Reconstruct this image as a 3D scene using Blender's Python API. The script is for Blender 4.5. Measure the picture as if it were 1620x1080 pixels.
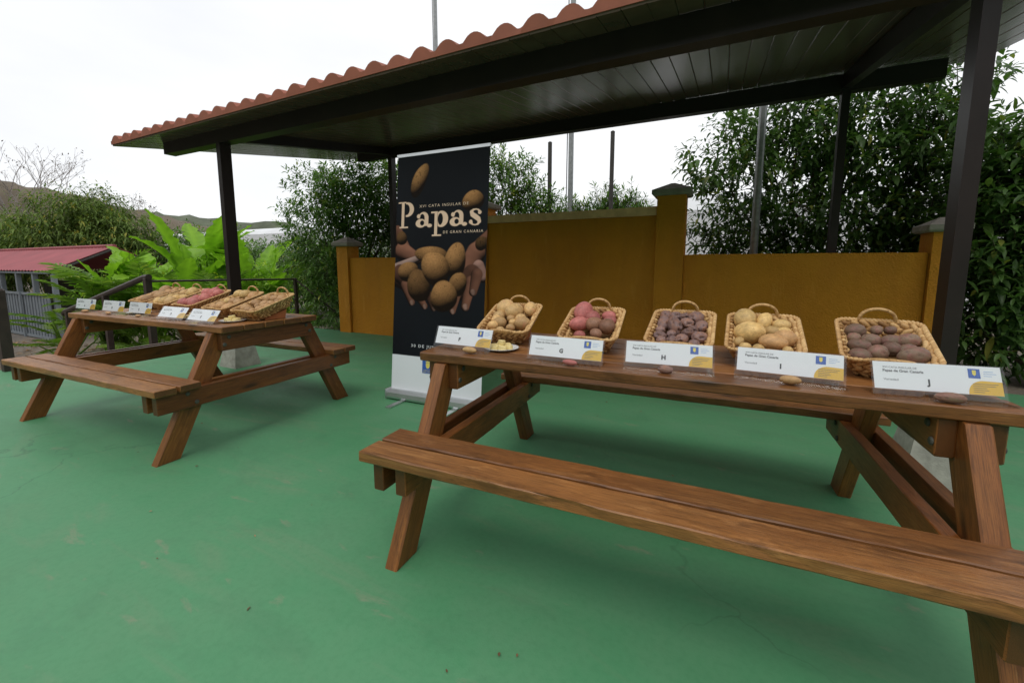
import bpy, math, random
import numpy as np
from mathutils import Matrix, Vector
R = math.radians
scene = bpy.context.scene
for o in list(bpy.data.objects):
    bpy.data.objects.remove(o)
COL = scene.collection

# ------------------------------------------------------------------ camera
cam_d = bpy.data.cameras.new('camera'); cam = bpy.data.objects.new('camera', cam_d); COL.objects.link(cam)
cam.location = (0, 0, 1.1323)
cam.rotation_euler = (R(90 - 6.904), 0, R(26.0))
cam_d.sensor_width = 36; cam_d.lens = 14.797; cam_d.shift_y = -0.02548
cam_d.clip_start = 0.02; cam_d.clip_end = 2000
scene.camera = cam

# ------------------------------------------------------------------ sky and sun (overcast)
SUN_EL, SUN_AZ = 62.0, 175.0          # azimuth of the sun, clockwise from +Y
world = bpy.data.worlds.new('World'); scene.world = world; world.use_nodes = True
wn = world.node_tree.nodes; wl = world.node_tree.links
for n in list(wn): wn.remove(n)
w_out = wn.new('ShaderNodeOutputWorld'); w_bg = wn.new('ShaderNodeBackground')
w_sky = wn.new('ShaderNodeTexSky'); w_sky.sky_type = 'NISHITA'; w_sky.sun_disc = False
w_sky.sun_elevation = R(SUN_EL); w_sky.sun_rotation = R(SUN_AZ)
w_tc = wn.new('ShaderNodeTexCoord'); w_map = wn.new('ShaderNodeMapping'); w_map.inputs['Scale'].default_value = (1, 1, 3)
w_no = wn.new('ShaderNodeTexNoise'); w_no.inputs['Scale'].default_value = 1.6; w_no.inputs['Detail'].default_value = 5
w_rp = wn.new('ShaderNodeValToRGB')
w_rp.color_ramp.elements[0].position = 0.3; w_rp.color_ramp.elements[0].color = (9.6, 9.8, 10.15, 1)
w_rp.color_ramp.elements[1].position = 0.72; w_rp.color_ramp.elements[1].color = (11.6, 11.65, 11.7, 1)
w_mx = wn.new('ShaderNodeMix'); w_mx.data_type = 'RGBA'; w_mx.inputs[0].default_value = 0.93
w_bg.inputs['Strength'].default_value = 0.1
wl.new(w_tc.outputs['Generated'], w_map.inputs['Vector']); wl.new(w_map.outputs['Vector'], w_no.inputs['Vector'])
wl.new(w_no.outputs['Fac'], w_rp.inputs['Fac'])
wl.new(w_sky.outputs['Color'], w_mx.inputs[6]); wl.new(w_rp.outputs['Color'], w_mx.inputs[7])
wl.new(w_mx.outputs[2], w_bg.inputs['Color']); wl.new(w_bg.outputs['Background'], w_out.inputs['Surface'])
sun_d = bpy.data.lights.new('sun', 'SUN'); sun = bpy.data.objects.new('sun', sun_d); COL.objects.link(sun)
sun_d.energy = 0.9; sun_d.angle = R(25); sun_d.color = (1.0, 0.97, 0.92)
sdir = Vector((math.sin(R(SUN_AZ)) * math.cos(R(SUN_EL)), math.cos(R(SUN_AZ)) * math.cos(R(SUN_EL)), math.sin(R(SUN_EL))))
sun.rotation_euler = sdir.to_track_quat('Z', 'Y').to_euler()
sun.location = (0, 0, 12)
vs = scene.view_settings
vs.view_transform = 'Standard'; vs.look = 'None'; vs.exposure = 0.0; vs.gamma = 1.0; vs.use_curve_mapping = False

# ------------------------------------------------------------------ materials
def new_mat(name):
    m = bpy.data.materials.new(name); m.use_nodes = True
    nt = m.node_tree; b = nt.nodes['Principled BSDF']
    return m, nt, b
def noise(nt, scale, detail=4, rough=0.55, vec=None, dist=0.0):
    n = nt.nodes.new('ShaderNodeTexNoise'); n.inputs['Scale'].default_value = scale
    n.inputs['Detail'].default_value = detail; n.inputs['Roughness'].default_value = rough; n.inputs['Distortion'].default_value = dist
    if vec is not None: nt.links.new(vec, n.inputs['Vector'])
    return n.outputs['Fac']
def ramp(nt, fac, stops):
    r = nt.nodes.new('ShaderNodeValToRGB'); cr = r.color_ramp
    while len(cr.elements) < len(stops): cr.elements.new(0.5)
    for e, (p, c) in zip(cr.elements, stops):
        e.position = p; e.color = (c[0], c[1], c[2], 1) if hasattr(c, '__len__') else (c, c, c, 1)
    nt.links.new(fac, r.inputs['Fac']); return r.outputs['Color']
def mixc(nt, fac, a, b, mode='MIX'):
    m = nt.nodes.new('ShaderNodeMix'); m.data_type = 'RGBA'; m.blend_type = mode
    for i, v in ((0, fac), (6, a), (7, b)):
        if isinstance(v, (int, float)): m.inputs[i].default_value = v
        elif isinstance(v, tuple): m.inputs[i].default_value = (v[0], v[1], v[2], 1)
        else: nt.links.new(v, m.inputs[i])
    return m.outputs[2]
def coords(nt, scale=(1, 1, 1), kind='Object', rnd=True, rot=(0, 0, 0)):
    tc = nt.nodes.new('ShaderNodeTexCoord'); mp = nt.nodes.new('ShaderNodeMapping')
    mp.inputs['Scale'].default_value = scale; mp.inputs['Rotation'].default_value = rot
    if rnd:
        oi = nt.nodes.new('ShaderNodeObjectInfo'); ml = nt.nodes.new('ShaderNodeMath'); ml.operation = 'MULTIPLY'
        ml.inputs[1].default_value = 37.0; nt.links.new(oi.outputs['Random'], ml.inputs[0])
        ad = nt.nodes.new('ShaderNodeVectorMath'); ad.operation = 'ADD'
        nt.links.new(tc.outputs[kind], ad.inputs[0]); nt.links.new(ml.outputs[0], ad.inputs[1])
        nt.links.new(ad.outputs[0], mp.inputs['Vector'])
    else:
        nt.links.new(tc.outputs[kind], mp.inputs['Vector'])
    return mp.outputs['Vector']
def bump(nt, b, h, strength=0.3, dist=0.01):
    n = nt.nodes.new('ShaderNodeBump'); n.inputs['Strength'].default_value = strength; n.inputs['Distance'].default_value = dist
    nt.links.new(h, n.inputs['Height']); nt.links.new(n.outputs['Normal'], b.inputs['Normal'])
def attr(nt, name):
    a = nt.nodes.new('ShaderNodeAttribute'); a.attribute_name = name; return a
def plain(name, col, rough=0.5, metal=0.0, var=0.15, scale=8.0, bmp=0.0, spec=0.5):
    m, nt, b = new_mat(name)
    v = coords(nt)
    n = noise(nt, scale, 5, 0.6, v)
    c = ramp(nt, n, [(0.25, tuple(x * (1 - var) for x in col)), (0.75, tuple(min(1, x * (1 + var)) for x in col))])
    nt.links.new(c, b.inputs['Base Color']); b.inputs['Roughness'].default_value = rough; b.inputs['Metallic'].default_value = metal
    b.inputs['Specular IOR Level'].default_value = spec
    if bmp: bump(nt, b, noise(nt, scale * 8, 4, 0.6, v), bmp, 0.004)
    return m

def wood_mat(name, dark, mid, light, wear=0.35):
    m, nt, b = new_mat(name)
    v = coords(nt, (1.0, 26, 26)); v2 = coords(nt, (0.8, 3, 3)); v3 = coords(nt, (2.5, 9, 9))
    g = noise(nt, 3.0, 7, 0.62, v, 0.25)
    big = noise(nt, 2.2, 3, 0.5, v2, 0.4)
    c = ramp(nt, g, [(0.28, dark), (0.5, mid), (0.74, light)])
    c2 = mixc(nt, ramp(nt, big, [(0.35, 0.0), (0.7, 0.55)]), c, tuple(x * y_ for x, y_ in zip(mid, (0.68, 0.56, 0.5))))
    c2 = mixc(nt, ramp(nt, noise(nt, 1.9, 4, 0.6, coords(nt, (0.9, 2.2, 2.2))), [(0.46, 0.0), (0.66, 0.75)]), c2, (light[0] * 1.02, light[1] * 0.86, light[2] * 0.68))
    worn = ramp(nt, noise(nt, 2.6, 6, 0.65, v3), [(0.56, 0.0), (0.74, wear)])
    c3 = mixc(nt, worn, c2, tuple(min(1, x * 1.45 + 0.012) for x in light))
    fine = noise(nt, 9.0, 6, 0.7, coords(nt, (1.6, 60, 60)), 0.1)
    c3 = mixc(nt, ramp(nt, fine, [(0.32, 0.8), (0.54, 0.0)]), c3, tuple(x * 0.45 for x in dark))
    bare = noise(nt, 4.5, 7, 0.72, coords(nt, (1.4, 16, 16)), 0.2)
    c3 = mixc(nt, ramp(nt, bare, [(0.64, 0.0), (0.72, wear * 1.3)]), c3, (0.48, 0.29, 0.12))
    # knots
    vo = nt.nodes.new('ShaderNodeTexVoronoi'); vo.inputs['Scale'].default_value = 1.0
    nt.links.new(coords(nt, (2.2, 9, 9)), vo.inputs['Vector'])
    k = ramp(nt, vo.outputs['Distance'], [(0.06, 0.9), (0.17, 0.0)])
    c4 = mixc(nt, k, c3, tuple(x * 0.35 for x in dark))
    stain = noise(nt, 3.2, 6, 0.7, coords(nt, (1.3, 5, 5)), 0.5)
    c4 = mixc(nt, ramp(nt, stain, [(0.32, 0.7), (0.47, 0.0)]), c4, tuple(x * 0.5 for x in dark))
    oi = nt.nodes.new('ShaderNodeObjectInfo')
    c5 = mixc(nt, 1.0, c4, ramp(nt, oi.outputs['Random'], [(0.0, (0.66, 0.58, 0.52)), (0.5, (0.98, 0.92, 0.86)), (1.0, (1.14, 1.12, 1.08))]), 'MULTIPLY')
    tcn = nt.nodes.new('ShaderNodeTexCoord'); sx = nt.nodes.new('ShaderNodeSeparateXYZ'); nt.links.new(tcn.outputs['Normal'], sx.inputs[0])
    ab = nt.nodes.new('ShaderNodeMath'); ab.operation = 'ABSOLUTE'; nt.links.new(sx.outputs['X'], ab.inputs[0])
    c5 = mixc(nt, ramp(nt, ab.outputs[0], [(0.75, 0.0), (0.9, 0.8)]), c5, tuple(x * 0.55 for x in dark))      # end grain drinks the stain
    nt.links.new(c5, b.inputs['Base Color'])
    rr = ramp(nt, fine, [(0.3, 0.54), (0.7, 0.36)]); nt.links.new(rr, b.inputs['Roughness'])
    b.inputs['Specular IOR Level'].default_value = 0.5
    bump(nt, b, mixc(nt, 0.5, fine, noise(nt, 5, 8, 0.7, v)), 0.4, 0.003)
    return m
M = {}
M['top'] = wood_mat('stained_wood_top', (0.145, 0.060, 0.017), (0.272, 0.122, 0.037), (0.375, 0.188, 0.064), 0.62)
M['leg'] = wood_mat('stained_wood_leg', (0.130, 0.047, 0.011), (0.240, 0.090, 0.020), (0.325, 0.132, 0.032), 0.35)

def floor_mat():
    m, nt, b = new_mat('green_painted_concrete')
    v = coords(nt, rnd=False)
    a = noise(nt, 0.55, 5, 0.6, v); bb = noise(nt, 3.0, 6, 0.65, v); f = noise(nt, 45, 4, 0.6, v)
    vs_ = coords(nt, (0.55, 2.4, 1), rnd=False, rot=(0, 0, R(35)))
    st = noise(nt, 2.2, 6, 0.62, vs_, 0.8)
    c = ramp(nt, a, [(0.3, (0.065, 0.250, 0.110)), (0.7, (0.086, 0.278, 0.130))])
    c = mixc(nt, ramp(nt, bb, [(0.35, 0.0), (0.72, 0.42)]), c, (0.132, 0.262, 0.146))
    c = mixc(nt, ramp(nt, st, [(0.54, 0.0), (0.72, 0.46)]), c, (0.180, 0.255, 0.150))
    c = mixc(nt, ramp(nt, st, [(0.22, 0.30), (0.40, 0.0)]), c, (0.042, 0.190, 0.080))
    # rubbed-through scuffs
    sc = noise(nt, 5.5, 5, 0.6, coords(nt, (0.7, 2.0, 1), rnd=False, rot=(0, 0, R(52))), 0.3)
    c = mixc(nt, ramp(nt, sc, [(0.64, 0.0), (0.72, 0.50)]), c, (0.265, 0.250, 0.175))
    grime = noise(nt, 1.7, 8, 0.72, coords(nt, (1, 1.6, 1), rnd=False, rot=(0, 0, R(20))), 0.4)
    c = mixc(nt, ramp(nt, grime, [(0.30, 0.38), (0.48, 0.0)]), c, (0.060, 0.165, 0.085))
    c = mixc(nt, ramp(nt, f, [(0.35, 0.18), (0.55, 0.0)]), c, (0.040, 0.18, 0.075))
    vo = nt.nodes.new('ShaderNodeTexVoronoi'); vo.inputs['Scale'].default_value = 2.3; nt.links.new(v, vo.inputs['Vector'])
    c = mixc(nt, ramp(nt, vo.outputs['Distance'], [(0.014, 0.9), (0.026, 0.0)]), c, (0.03, 0.035, 0.025))
    # hairline cracks
    ve = nt.nodes.new('ShaderNodeTexVoronoi'); ve.feature = 'DISTANCE_TO_EDGE'; ve.inputs['Scale'].default_value = 0.42
    nz = nt.nodes.new('ShaderNodeTexNoise'); nz.inputs['Scale'].default_value = 3.0; nz.inputs['Detail'].default_value = 5
    nt.links.new(v, nz.inputs['Vector'])
    ad = nt.nodes.new('ShaderNodeVectorMath'); ad.operation = 'MULTIPLY_ADD'; ad.inputs[1].default_value = (0.5, 0.5, 0.5)
    nt.links.new(nz.outputs['Color'], ad.inputs[0]); nt.links.new(v, ad.inputs[2]); nt.links.new(ad.outputs[0], ve.inputs['Vector'])
    cr = ramp(nt, ve.outputs['Distance'], [(0.0, 0.4), (0.0024, 0.0)])
    crm = mixc(nt, ramp(nt, a, [(0.45, 0.0), (0.58, 1.0)]), (0, 0, 0), cr)
    c = mixc(nt, crm, c, (0.025, 0.06, 0.035))
    nt.links.new(c, b.inputs['Base Color'])
    nt.links.new(ramp(nt, bb, [(0.3, 0.50), (0.7, 0.68)]), b.inputs['Roughness'])
    b.inputs['Specular IOR Level'].default_value = 0.4
    bump(nt, b, mixc(nt, 0.5, f, noise(nt, 160, 3, 0.6, v)), 0.22, 0.004)
    return m
M['floor'] = floor_mat()

def ground_mat():
    m, nt, b = new_mat('dirt_and_old_asphalt')
    v = coords(nt, rnd=False)
    a = noise(nt, 0.8, 6, 0.6, v); f = noise(nt, 14, 6, 0.7, v); g = noise(nt, 60, 3, 0.6, v)
    c = ramp(nt, a, [(0.35, (0.115, 0.105, 0.095)), (0.6, (0.19, 0.155, 0.115))])
    c = mixc(nt, ramp(nt, f, [(0.5, 0.0), (0.7, 0.7)]), c, (0.24, 0.17, 0.11))
    c = mixc(nt, ramp(nt, g, [(0.3, 0.6), (0.5, 0.0)]), c, (0.05, 0.045, 0.04))
    nt.links.new(c, b.inputs['Base Color']); b.inputs['Roughness'].default_value = 0.95
    bump(nt, b, f, 0.5, 0.03)
    return m
M['ground'] = ground_mat()

def wall_mat():
    m, nt, b = new_mat('ochre_plaster')
    v = coords(nt, rnd=False)
    a = noise(nt, 1.3, 5, 0.6, v); s = noise(nt, 3.0, 5, 0.6, coords(nt, (1, 1, 0.25), rnd=False))
    c = ramp(nt, a, [(0.3, (0.55, 0.208, 0.014)), (0.7, (0.64, 0.256, 0.021))])
    c = mixc(nt, ramp(nt, s, [(0.45, 0.0), (0.75, 0.5)]), c, (0.42, 0.155, 0.022))
    c = mixc(nt, ramp(nt, noise(nt, 4.0, 6, 0.7, coords(nt, (3, 1, 0.5), rnd=False)), [(0.58, 0.0), (0.72, 0.35)]), c, (0.74, 0.36, 0.07))
    nt.links.new(c, b.inputs['Base Color']); b.inputs['Roughness'].default_value = 0.75
    b.inputs['Specular IOR Level'].default_value = 0.25
    bump(nt, b, mixc(nt, 0.5, noise(nt, 14, 5, 0.65, v, 0.5), noise(nt, 70, 3, 0.6, v)), 1.0, 0.026)
    return m
M['wall'] = wall_mat()
M['coping'] = plain('weathered_beige_coping', (0.86, 0.49, 0.27), 0.85, var=0.25, scale=9, bmp=0.4)
M['cap'] = plain('grey_concrete_cap', (0.27, 0.235, 0.20), 0.9, var=0.35, scale=9, bmp=0.5)
M['footing'] = plain('bare_concrete_footing', (0.36, 0.345, 0.30), 0.9, var=0.3, scale=14, bmp=0.6)
M['steel'] = plain('dark_brown_painted_steel', (0.022, 0.0135, 0.013), 0.42, var=0.25, scale=5, bmp=0.05, spec=0.35)
M['railpaint'] = plain('weathered_brown_railing_paint', (0.045, 0.028, 0.024), 0.5, var=0.35, scale=12, bmp=0.15)
M['tile'] = plain('terracotta_roof_sheet', (0.30, 0.088, 0.046), 0.7, var=0.2, scale=4, bmp=0.1)
M['soffit'] = plain('dark_wood_effect_soffit', (0.125, 0.080, 0.058), 0.24, var=0.3, scale=3, bmp=0.03)
M['galv'] = plain('galvanised_pole', (0.30, 0.31, 0.31), 0.45, metal=0.6, var=0.25, scale=20)
M['darkpole'] = plain('dark_timber_pole', (0.05, 0.045, 0.04), 0.7, var=0.3, scale=12)
M['white'] = plain('white_print_paper', (0.80, 0.81, 0.84), 0.6, var=0.02)
M['ceramic'] = plain('white_glazed_plate', (0.78, 0.78, 0.76), 0.15, var=0.02)
M['ink'] = plain('dark_ink', (0.03, 0.03, 0.035), 0.6, var=0.05)
M['inkgrey'] = plain('grey_ink', (0.10, 0.10, 0.11), 0.6, var=0.05)
M['logoblue'] = plain('blue_print', (0.035, 0.11, 0.42), 0.5, var=0.05)
M['inkblue'] = plain('pale_blue_print', (0.30, 0.45, 0.72), 0.5, var=0.05)
M['logoyel'] = plain('gold_print', (0.75, 0.62, 0.12), 0.5, var=0.1, scale=60)
M['blob'] = plain('ochre_print', (0.72, 0.44, 0.045), 0.55, var=0.04)
M['cream'] = plain('cream_print', (0.78, 0.60, 0.45), 0.6, var=0.03)
M['alu'] = plain('brushed_aluminium', (0.62, 0.64, 0.64), 0.32, metal=0.9, var=0.08)
M['blackplastic'] = plain('black_plastic', (0.02, 0.02, 0.02), 0.4)
M['bolt'] = plain('dull_steel_bolt', (0.085, 0.085, 0.07), 0.7, metal=0.2, var=0.3, scale=40)
M['wedge'] = plain('terracotta_wedge', (0.42, 0.14, 0.045), 0.7, var=0.15, scale=20)
M['redroof'] = plain('faded_red_metal_roof', (0.30, 0.065, 0.075), 0.6, var=0.22, scale=1.5)
M['greymetal'] = plain('grey_corrugated_metal', (0.20, 0.225, 0.25), 0.6, metal=0.1, var=0.2, scale=3)
M['greenhouse'] = plain('greenhouse_film', (0.74, 0.75, 0.77), 0.5, var=0.10, scale=0.6)
M['bark'] = plain('brown_bark', (0.085, 0.060, 0.042), 0.9, var=0.4, scale=10, bmp=0.5)
M['greybark'] = plain('grey_bark', (0.27, 0.235, 0.215), 0.9, var=0.3, scale=10)
M['hill'] = plain('dry_brown_hillside', (0.115, 0.092, 0.062), 0.95, var=0.5, scale=0.12)
M['farwood'] = plain('distant_green_slope', (0.085, 0.100, 0.062), 0.95, var=0.5, scale=0.15)
M['rock'] = plain('dark_volcanic_stone', (0.06, 0.055, 0.05), 0.95, var=0.5, scale=9, bmp=0.6)
M['wire'] = plain('dark_cable', (0.05, 0.05, 0.05), 0.6)
M['slice'] = plain('cut_potato_flesh', (0.78, 0.63, 0.28), 0.45, var=0.12, scale=30)

def acrylic_mat():
    m, nt, b = new_mat('clear_acrylic')
    tr = nt.nodes.new('ShaderNodeBsdfTransparent'); tr.inputs['Color'].default_value = (0.985, 0.99, 0.99, 1)
    gl = nt.nodes.new('ShaderNodeBsdfGlossy'); gl.inputs['Roughness'].default_value = 0.06; gl.inputs['Color'].default_value = (0.9, 0.9, 0.9, 1)
    lw = nt.nodes.new('ShaderNodeLayerWeight'); lw.inputs['Blend'].default_value = 0.5
    pw = nt.nodes.new('ShaderNodeMath'); pw.operation = 'POWER'; pw.inputs[1].default_value = 4.0; nt.links.new(lw.outputs['Facing'], pw.inputs[0])
    fr = nt.nodes.new('ShaderNodeMath'); fr.operation = 'MULTIPLY_ADD'; fr.inputs[1].default_value = 0.5; fr.inputs[2].default_value = 0.03; nt.links.new(pw.outputs[0], fr.inputs[0])
    mx = nt.nodes.new('ShaderNodeMixShader'); o = nt.nodes['Material Output']
    nt.links.new(fr.outputs[0], mx.inputs[0]); nt.links.new(tr.outputs[0], mx.inputs[1]); nt.links.new(gl.outputs[0], mx.inputs[2])
    nt.links.new(mx.outputs[0], o.inputs['Surface']); nt.nodes.remove(b)
    return m
M['acrylic'] = acrylic_mat()

def leaf_mat(name, dark, light, rough=0.4, trans=0.3):
    m, nt, b = new_mat(name)
    a = attr(nt, 'shade')
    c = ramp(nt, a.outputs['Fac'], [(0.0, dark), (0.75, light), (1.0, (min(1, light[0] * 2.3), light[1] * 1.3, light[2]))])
    nt.links.new(c, b.inputs['Base Color']); b.inputs['Roughness'].default_value = rough
    b.inputs['Specular IOR Level'].default_value = 0.28
    t = nt.nodes.new('ShaderNodeBsdfTranslucent')
    c2 = mixc(nt, 1.0, c, (1.0, 1.15, 0.55), 'MULTIPLY'); nt.links.new(c2, t.inputs['Color'])
    mx = nt.nodes.new('ShaderNodeMixShader'); mx.inputs[0].default_value = trans
    o = nt.nodes['Material Output']
    nt.links.new(b.outputs[0], mx.inputs[1]); nt.links.new(t.outputs[0], mx.inputs[2]); nt.links.new(mx.outputs[0], o.inputs['Surface'])
    return m
M['leafdark'] = leaf_mat('dark_glossy_leaf', (0.030, 0.070, 0.018), (0.125, 0.230, 0.058), 0.35)
M['leafmid'] = leaf_mat('mid_green_leaf', (0.040, 0.092, 0.018), (0.170, 0.310, 0.072), 0.35)
M['leafoliv'] = leaf_mat('olive_green_leaf', (0.058, 0.100, 0.020), (0.195, 0.290, 0.070), 0.7, 0.3)
M['leafdry'] = leaf_mat('dry_brown_twig_leaf', (0.10, 0.07, 0.045), (0.17, 0.13, 0.085), 0.8, 0.1)
M['leafbright'] = leaf_mat('bright_tropical_leaf', (0.125, 0.275, 0.018), (0.330, 0.580, 0.050), 0.4, 0.42)
M['leaffrond'] = leaf_mat('fresh_green_frond', (0.080, 0.180, 0.022), (0.255, 0.400, 0.060), 0.45, 0.38)
M['leafyellow'] = leaf_mat('yellow_green_leaf', (0.22, 0.28, 0.02), (0.45, 0.50, 0.06), 0.4, 0.35)
M['litter'] = leaf_mat('dry_leaf_litter', (0.12, 0.07, 0.035), (0.34, 0.22, 0.12), 0.9, 0.05)

def basket_mat():
    m, nt, b = new_mat('braided_straw')
    a = attr(nt, 'shade'); v = coords(nt, (1, 1, 1))
    fib = noise(nt, 260, 3, 0.6, v); st = noise(nt, 14, 4, 0.6, v)
    c = ramp(nt, a.outputs['Fac'], [(0.0, (0.27, 0.130, 0.040)), (0.45, (0.54, 0.310, 0.115)), (1.0, (0.76, 0.50, 0.22))])
    c = mixc(nt, ramp(nt, st, [(0.64, 0.0), (0.74, 0.6)]), c, (0.15, 0.062, 0.02))
    c = mixc(nt, ramp(nt, fib, [(0.35, 0.35), (0.6, 0.0)]), c, (0.20, 0.11, 0.04))
    nt.links.new(c, b.inputs['Base Color']); b.inputs['Roughness'].default_value = 0.6
    bump(nt, b, fib, 0.4, 0.002)
    return m
M['straw'] = basket_mat()
M['strawdark'] = plain('brown_basket_core', (0.30, 0.17, 0.065), 0.8, var=0.3, scale=40)  # plain brown of the solid sheet behind the weave

def potato_mat(name, base, second, spot, soil=0.25, mix2=(0.55, 0.72)):
    m, nt, b = new_mat(name)
    v = coords(nt); e = attr(nt, 'eye')
    c = ramp(nt, noise(nt, 5, 5, 0.65, v), [(0.3, tuple(x * 0.62 for x in base)), (0.7, tuple(min(1, x * 1.08) for x in base))])
    c = mixc(nt, ramp(nt, noise(nt, 2.6, 4, 0.6, v, 0.8), [(mix2[0], 0.0), (mix2[1], 0.85)]), c, second)
    c = mixc(nt, ramp(nt, noise(nt, 16, 3, 0.6, v), [(0.60, 0.0), (0.68, 0.7)]), c, spot)
    c = mixc(nt, ramp(nt, noise(nt, 4, 6, 0.7, v), [(0.48, 0.0), (0.72, soil)]), c, (0.16, 0.095, 0.05))
    c = mixc(nt, ramp(nt, e.outputs['Fac'], [(0.25, 0.0), (0.9, 0.7)]), c, spot)
    oi = nt.nodes.new('ShaderNodeObjectInfo')
    c = mixc(nt, 1.0, c, ramp(nt, oi.outputs['Random'], [(0.0, (0.72, 0.68, 0.66)), (0.5, (1.0, 1.0, 1.0)), (1.0, (1.2, 1.16, 1.1))]), 'MULTIPLY')
    nt.links.new(c, b.inputs['Base Color']); b.inputs['Roughness'].default_value = 0.5
    b.inputs['Specular IOR Level'].default_value = 0.35
    bump(nt, b, noise(nt, 18, 5, 0.65, v), 0.25, 0.003)
    return m
M['potF'] = potato_mat('pale_buff_potato_skin', (0.70, 0.46, 0.20), (0.64, 0.33, 0.18), (0.38, 0.20, 0.08))
M['potG'] = potato_mat('pink_potato_skin', (0.56, 0.185, 0.165), (0.46, 0.135, 0.115), (0.28, 0.09, 0.075))
M['potBrown'] = potato_mat('earthy_brown_potato_skin', (0.33, 0.17, 0.105), (0.27, 0.13, 0.08), (0.17, 0.085, 0.05), 0.6)
M['potH'] = potato_mat('mottled_purple_potato_skin', (0.27, 0.175, 0.165), (0.33, 0.165, 0.105), (0.045, 0.03, 0.033), 0.5, (0.45, 0.62))
M['potI'] = potato_mat('pale_yellow_potato_skin', (0.74, 0.51, 0.21), (0.62, 0.38, 0.13), (0.42, 0.25, 0.10))
M['potJ'] = potato_mat('mauve_brown_potato_skin', (0.29, 0.145, 0.115), (0.20, 0.145, 0.095), (0.09, 0.05, 0.05), 0.55, (0.40, 0.56))
M['potTan'] = potato_mat('tan_potato_skin', (0.55, 0.33, 0.15), (0.48, 0.25, 0.11), (0.30, 0.16, 0.07))

# ------------------------------------------------------------------ mesh helpers
def tag(o, label=None, cat=None, group=None, kind=None):
    if label: o['label'] = label
    if cat: o['category'] = cat
    if group: o['group'] = group
    if kind: o['kind'] = kind
    return o
def link(o, parent=None):
    COL.objects.link(o)
    if parent is not None: o.parent = parent
    return o
def empty(name, loc=(0, 0, 0), rz=0.0):
    o = bpy.data.objects.new(name, None); o.empty_display_size = 0.1
    link(o); o.location = loc; o.rotation_euler = (0, 0, rz); return o
def mesh(name, v, f, mat=None, smooth=False, attrs=None):
    me = bpy.data.meshes.new(name)
    me.from_pydata([tuple(map(float, p)) for p in v], [], [tuple(map(int, q)) for q in f])
    if mat: me.materials.append(mat)
    if smooth: me.polygons.foreach_set('use_smooth', [True] * len(me.polygons))
    for k, a in (attrs or {}).items():
        at = me.attributes.new(k, 'FLOAT', 'POINT'); at.data.foreach_set('value', np.asarray(a, np.float32))
    me.update(); return me
def obj(name, me, parent=None, loc=None, rot=None, scale=None):
    o = bpy.data.objects.new(name, me); link(o, parent)
    if loc is not None: o.location = loc
    if rot is not None: o.rotation_euler = rot
    if scale is not None: o.scale = scale
    return o
def copy_tree(o, parent=None):
    c = o.copy(); COL.objects.link(c); c.parent = parent
    for ch in list(o.children): copy_tree(ch, c)
    return c
class MB:
    def __init__(s): s.v = []; s.f = []; s.a = []
    def add(s, v, f, shade=0.5):
        n = len(s.v); s.v.extend(v); s.f.extend([[i + n for i in q] for q in f]); s.a.extend([shade] * len(v))
    def box(s, x0, x1, y0, y1, z0, z1):
        s.add([(x0, y0, z0), (x1, y0, z0), (x1, y1, z0), (x0, y1, z0), (x0, y0, z1), (x1, y0, z1), (x1, y1, z1), (x0, y1, z1)],
              [(0, 3, 2, 1), (4, 5, 6, 7), (0, 1, 5, 4), (1, 2, 6, 5), (2, 3, 7, 6), (3, 0, 4, 7)])
    def tube(s, pts, rad, n=8, cap=True):
        pts = [Vector(p) for p in pts]; rings = []
        rad = rad if hasattr(rad, '__len__') else [rad] * len(pts)
        up = Vector((0.13, 0.21, 0.97)); base = len(s.v)
        for i, p in enumerate(pts):
            d = (pts[min(i + 1, len(pts) - 1)] - pts[max(i - 1, 0)]).normalized()
            if abs(d.dot(up)) > 0.98: up = Vector((1, 0.1, 0))
            a = d.cross(up).normalized(); b = d.cross(a).normalized()
            for k in range(n):
                t = 2 * math.pi * k / n
                s.v.append(tuple(p + rad[i] * (math.cos(t) * a + math.sin(t) * b))); s.a.append(0.5)
        for i in range(len(pts) - 1):
            for k in range(n):
                s.f.append([base + i * n + k, base + i * n + (k + 1) % n, base + (i + 1) * n + (k + 1) % n, base + (i + 1) * n + k])
        if cap:
            s.f.append([base + k for k in range(n)][::-1]); s.f.append([base + (len(pts) - 1) * n + k for k in range(n)])
    def build(s, name, mat, parent=None, smooth=False, shade=False, **kw):
        me = mesh(name, s.v, s.f, mat, smooth, {'shade': s.a} if shade else None)
        return obj(name, me, parent, **kw)
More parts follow.
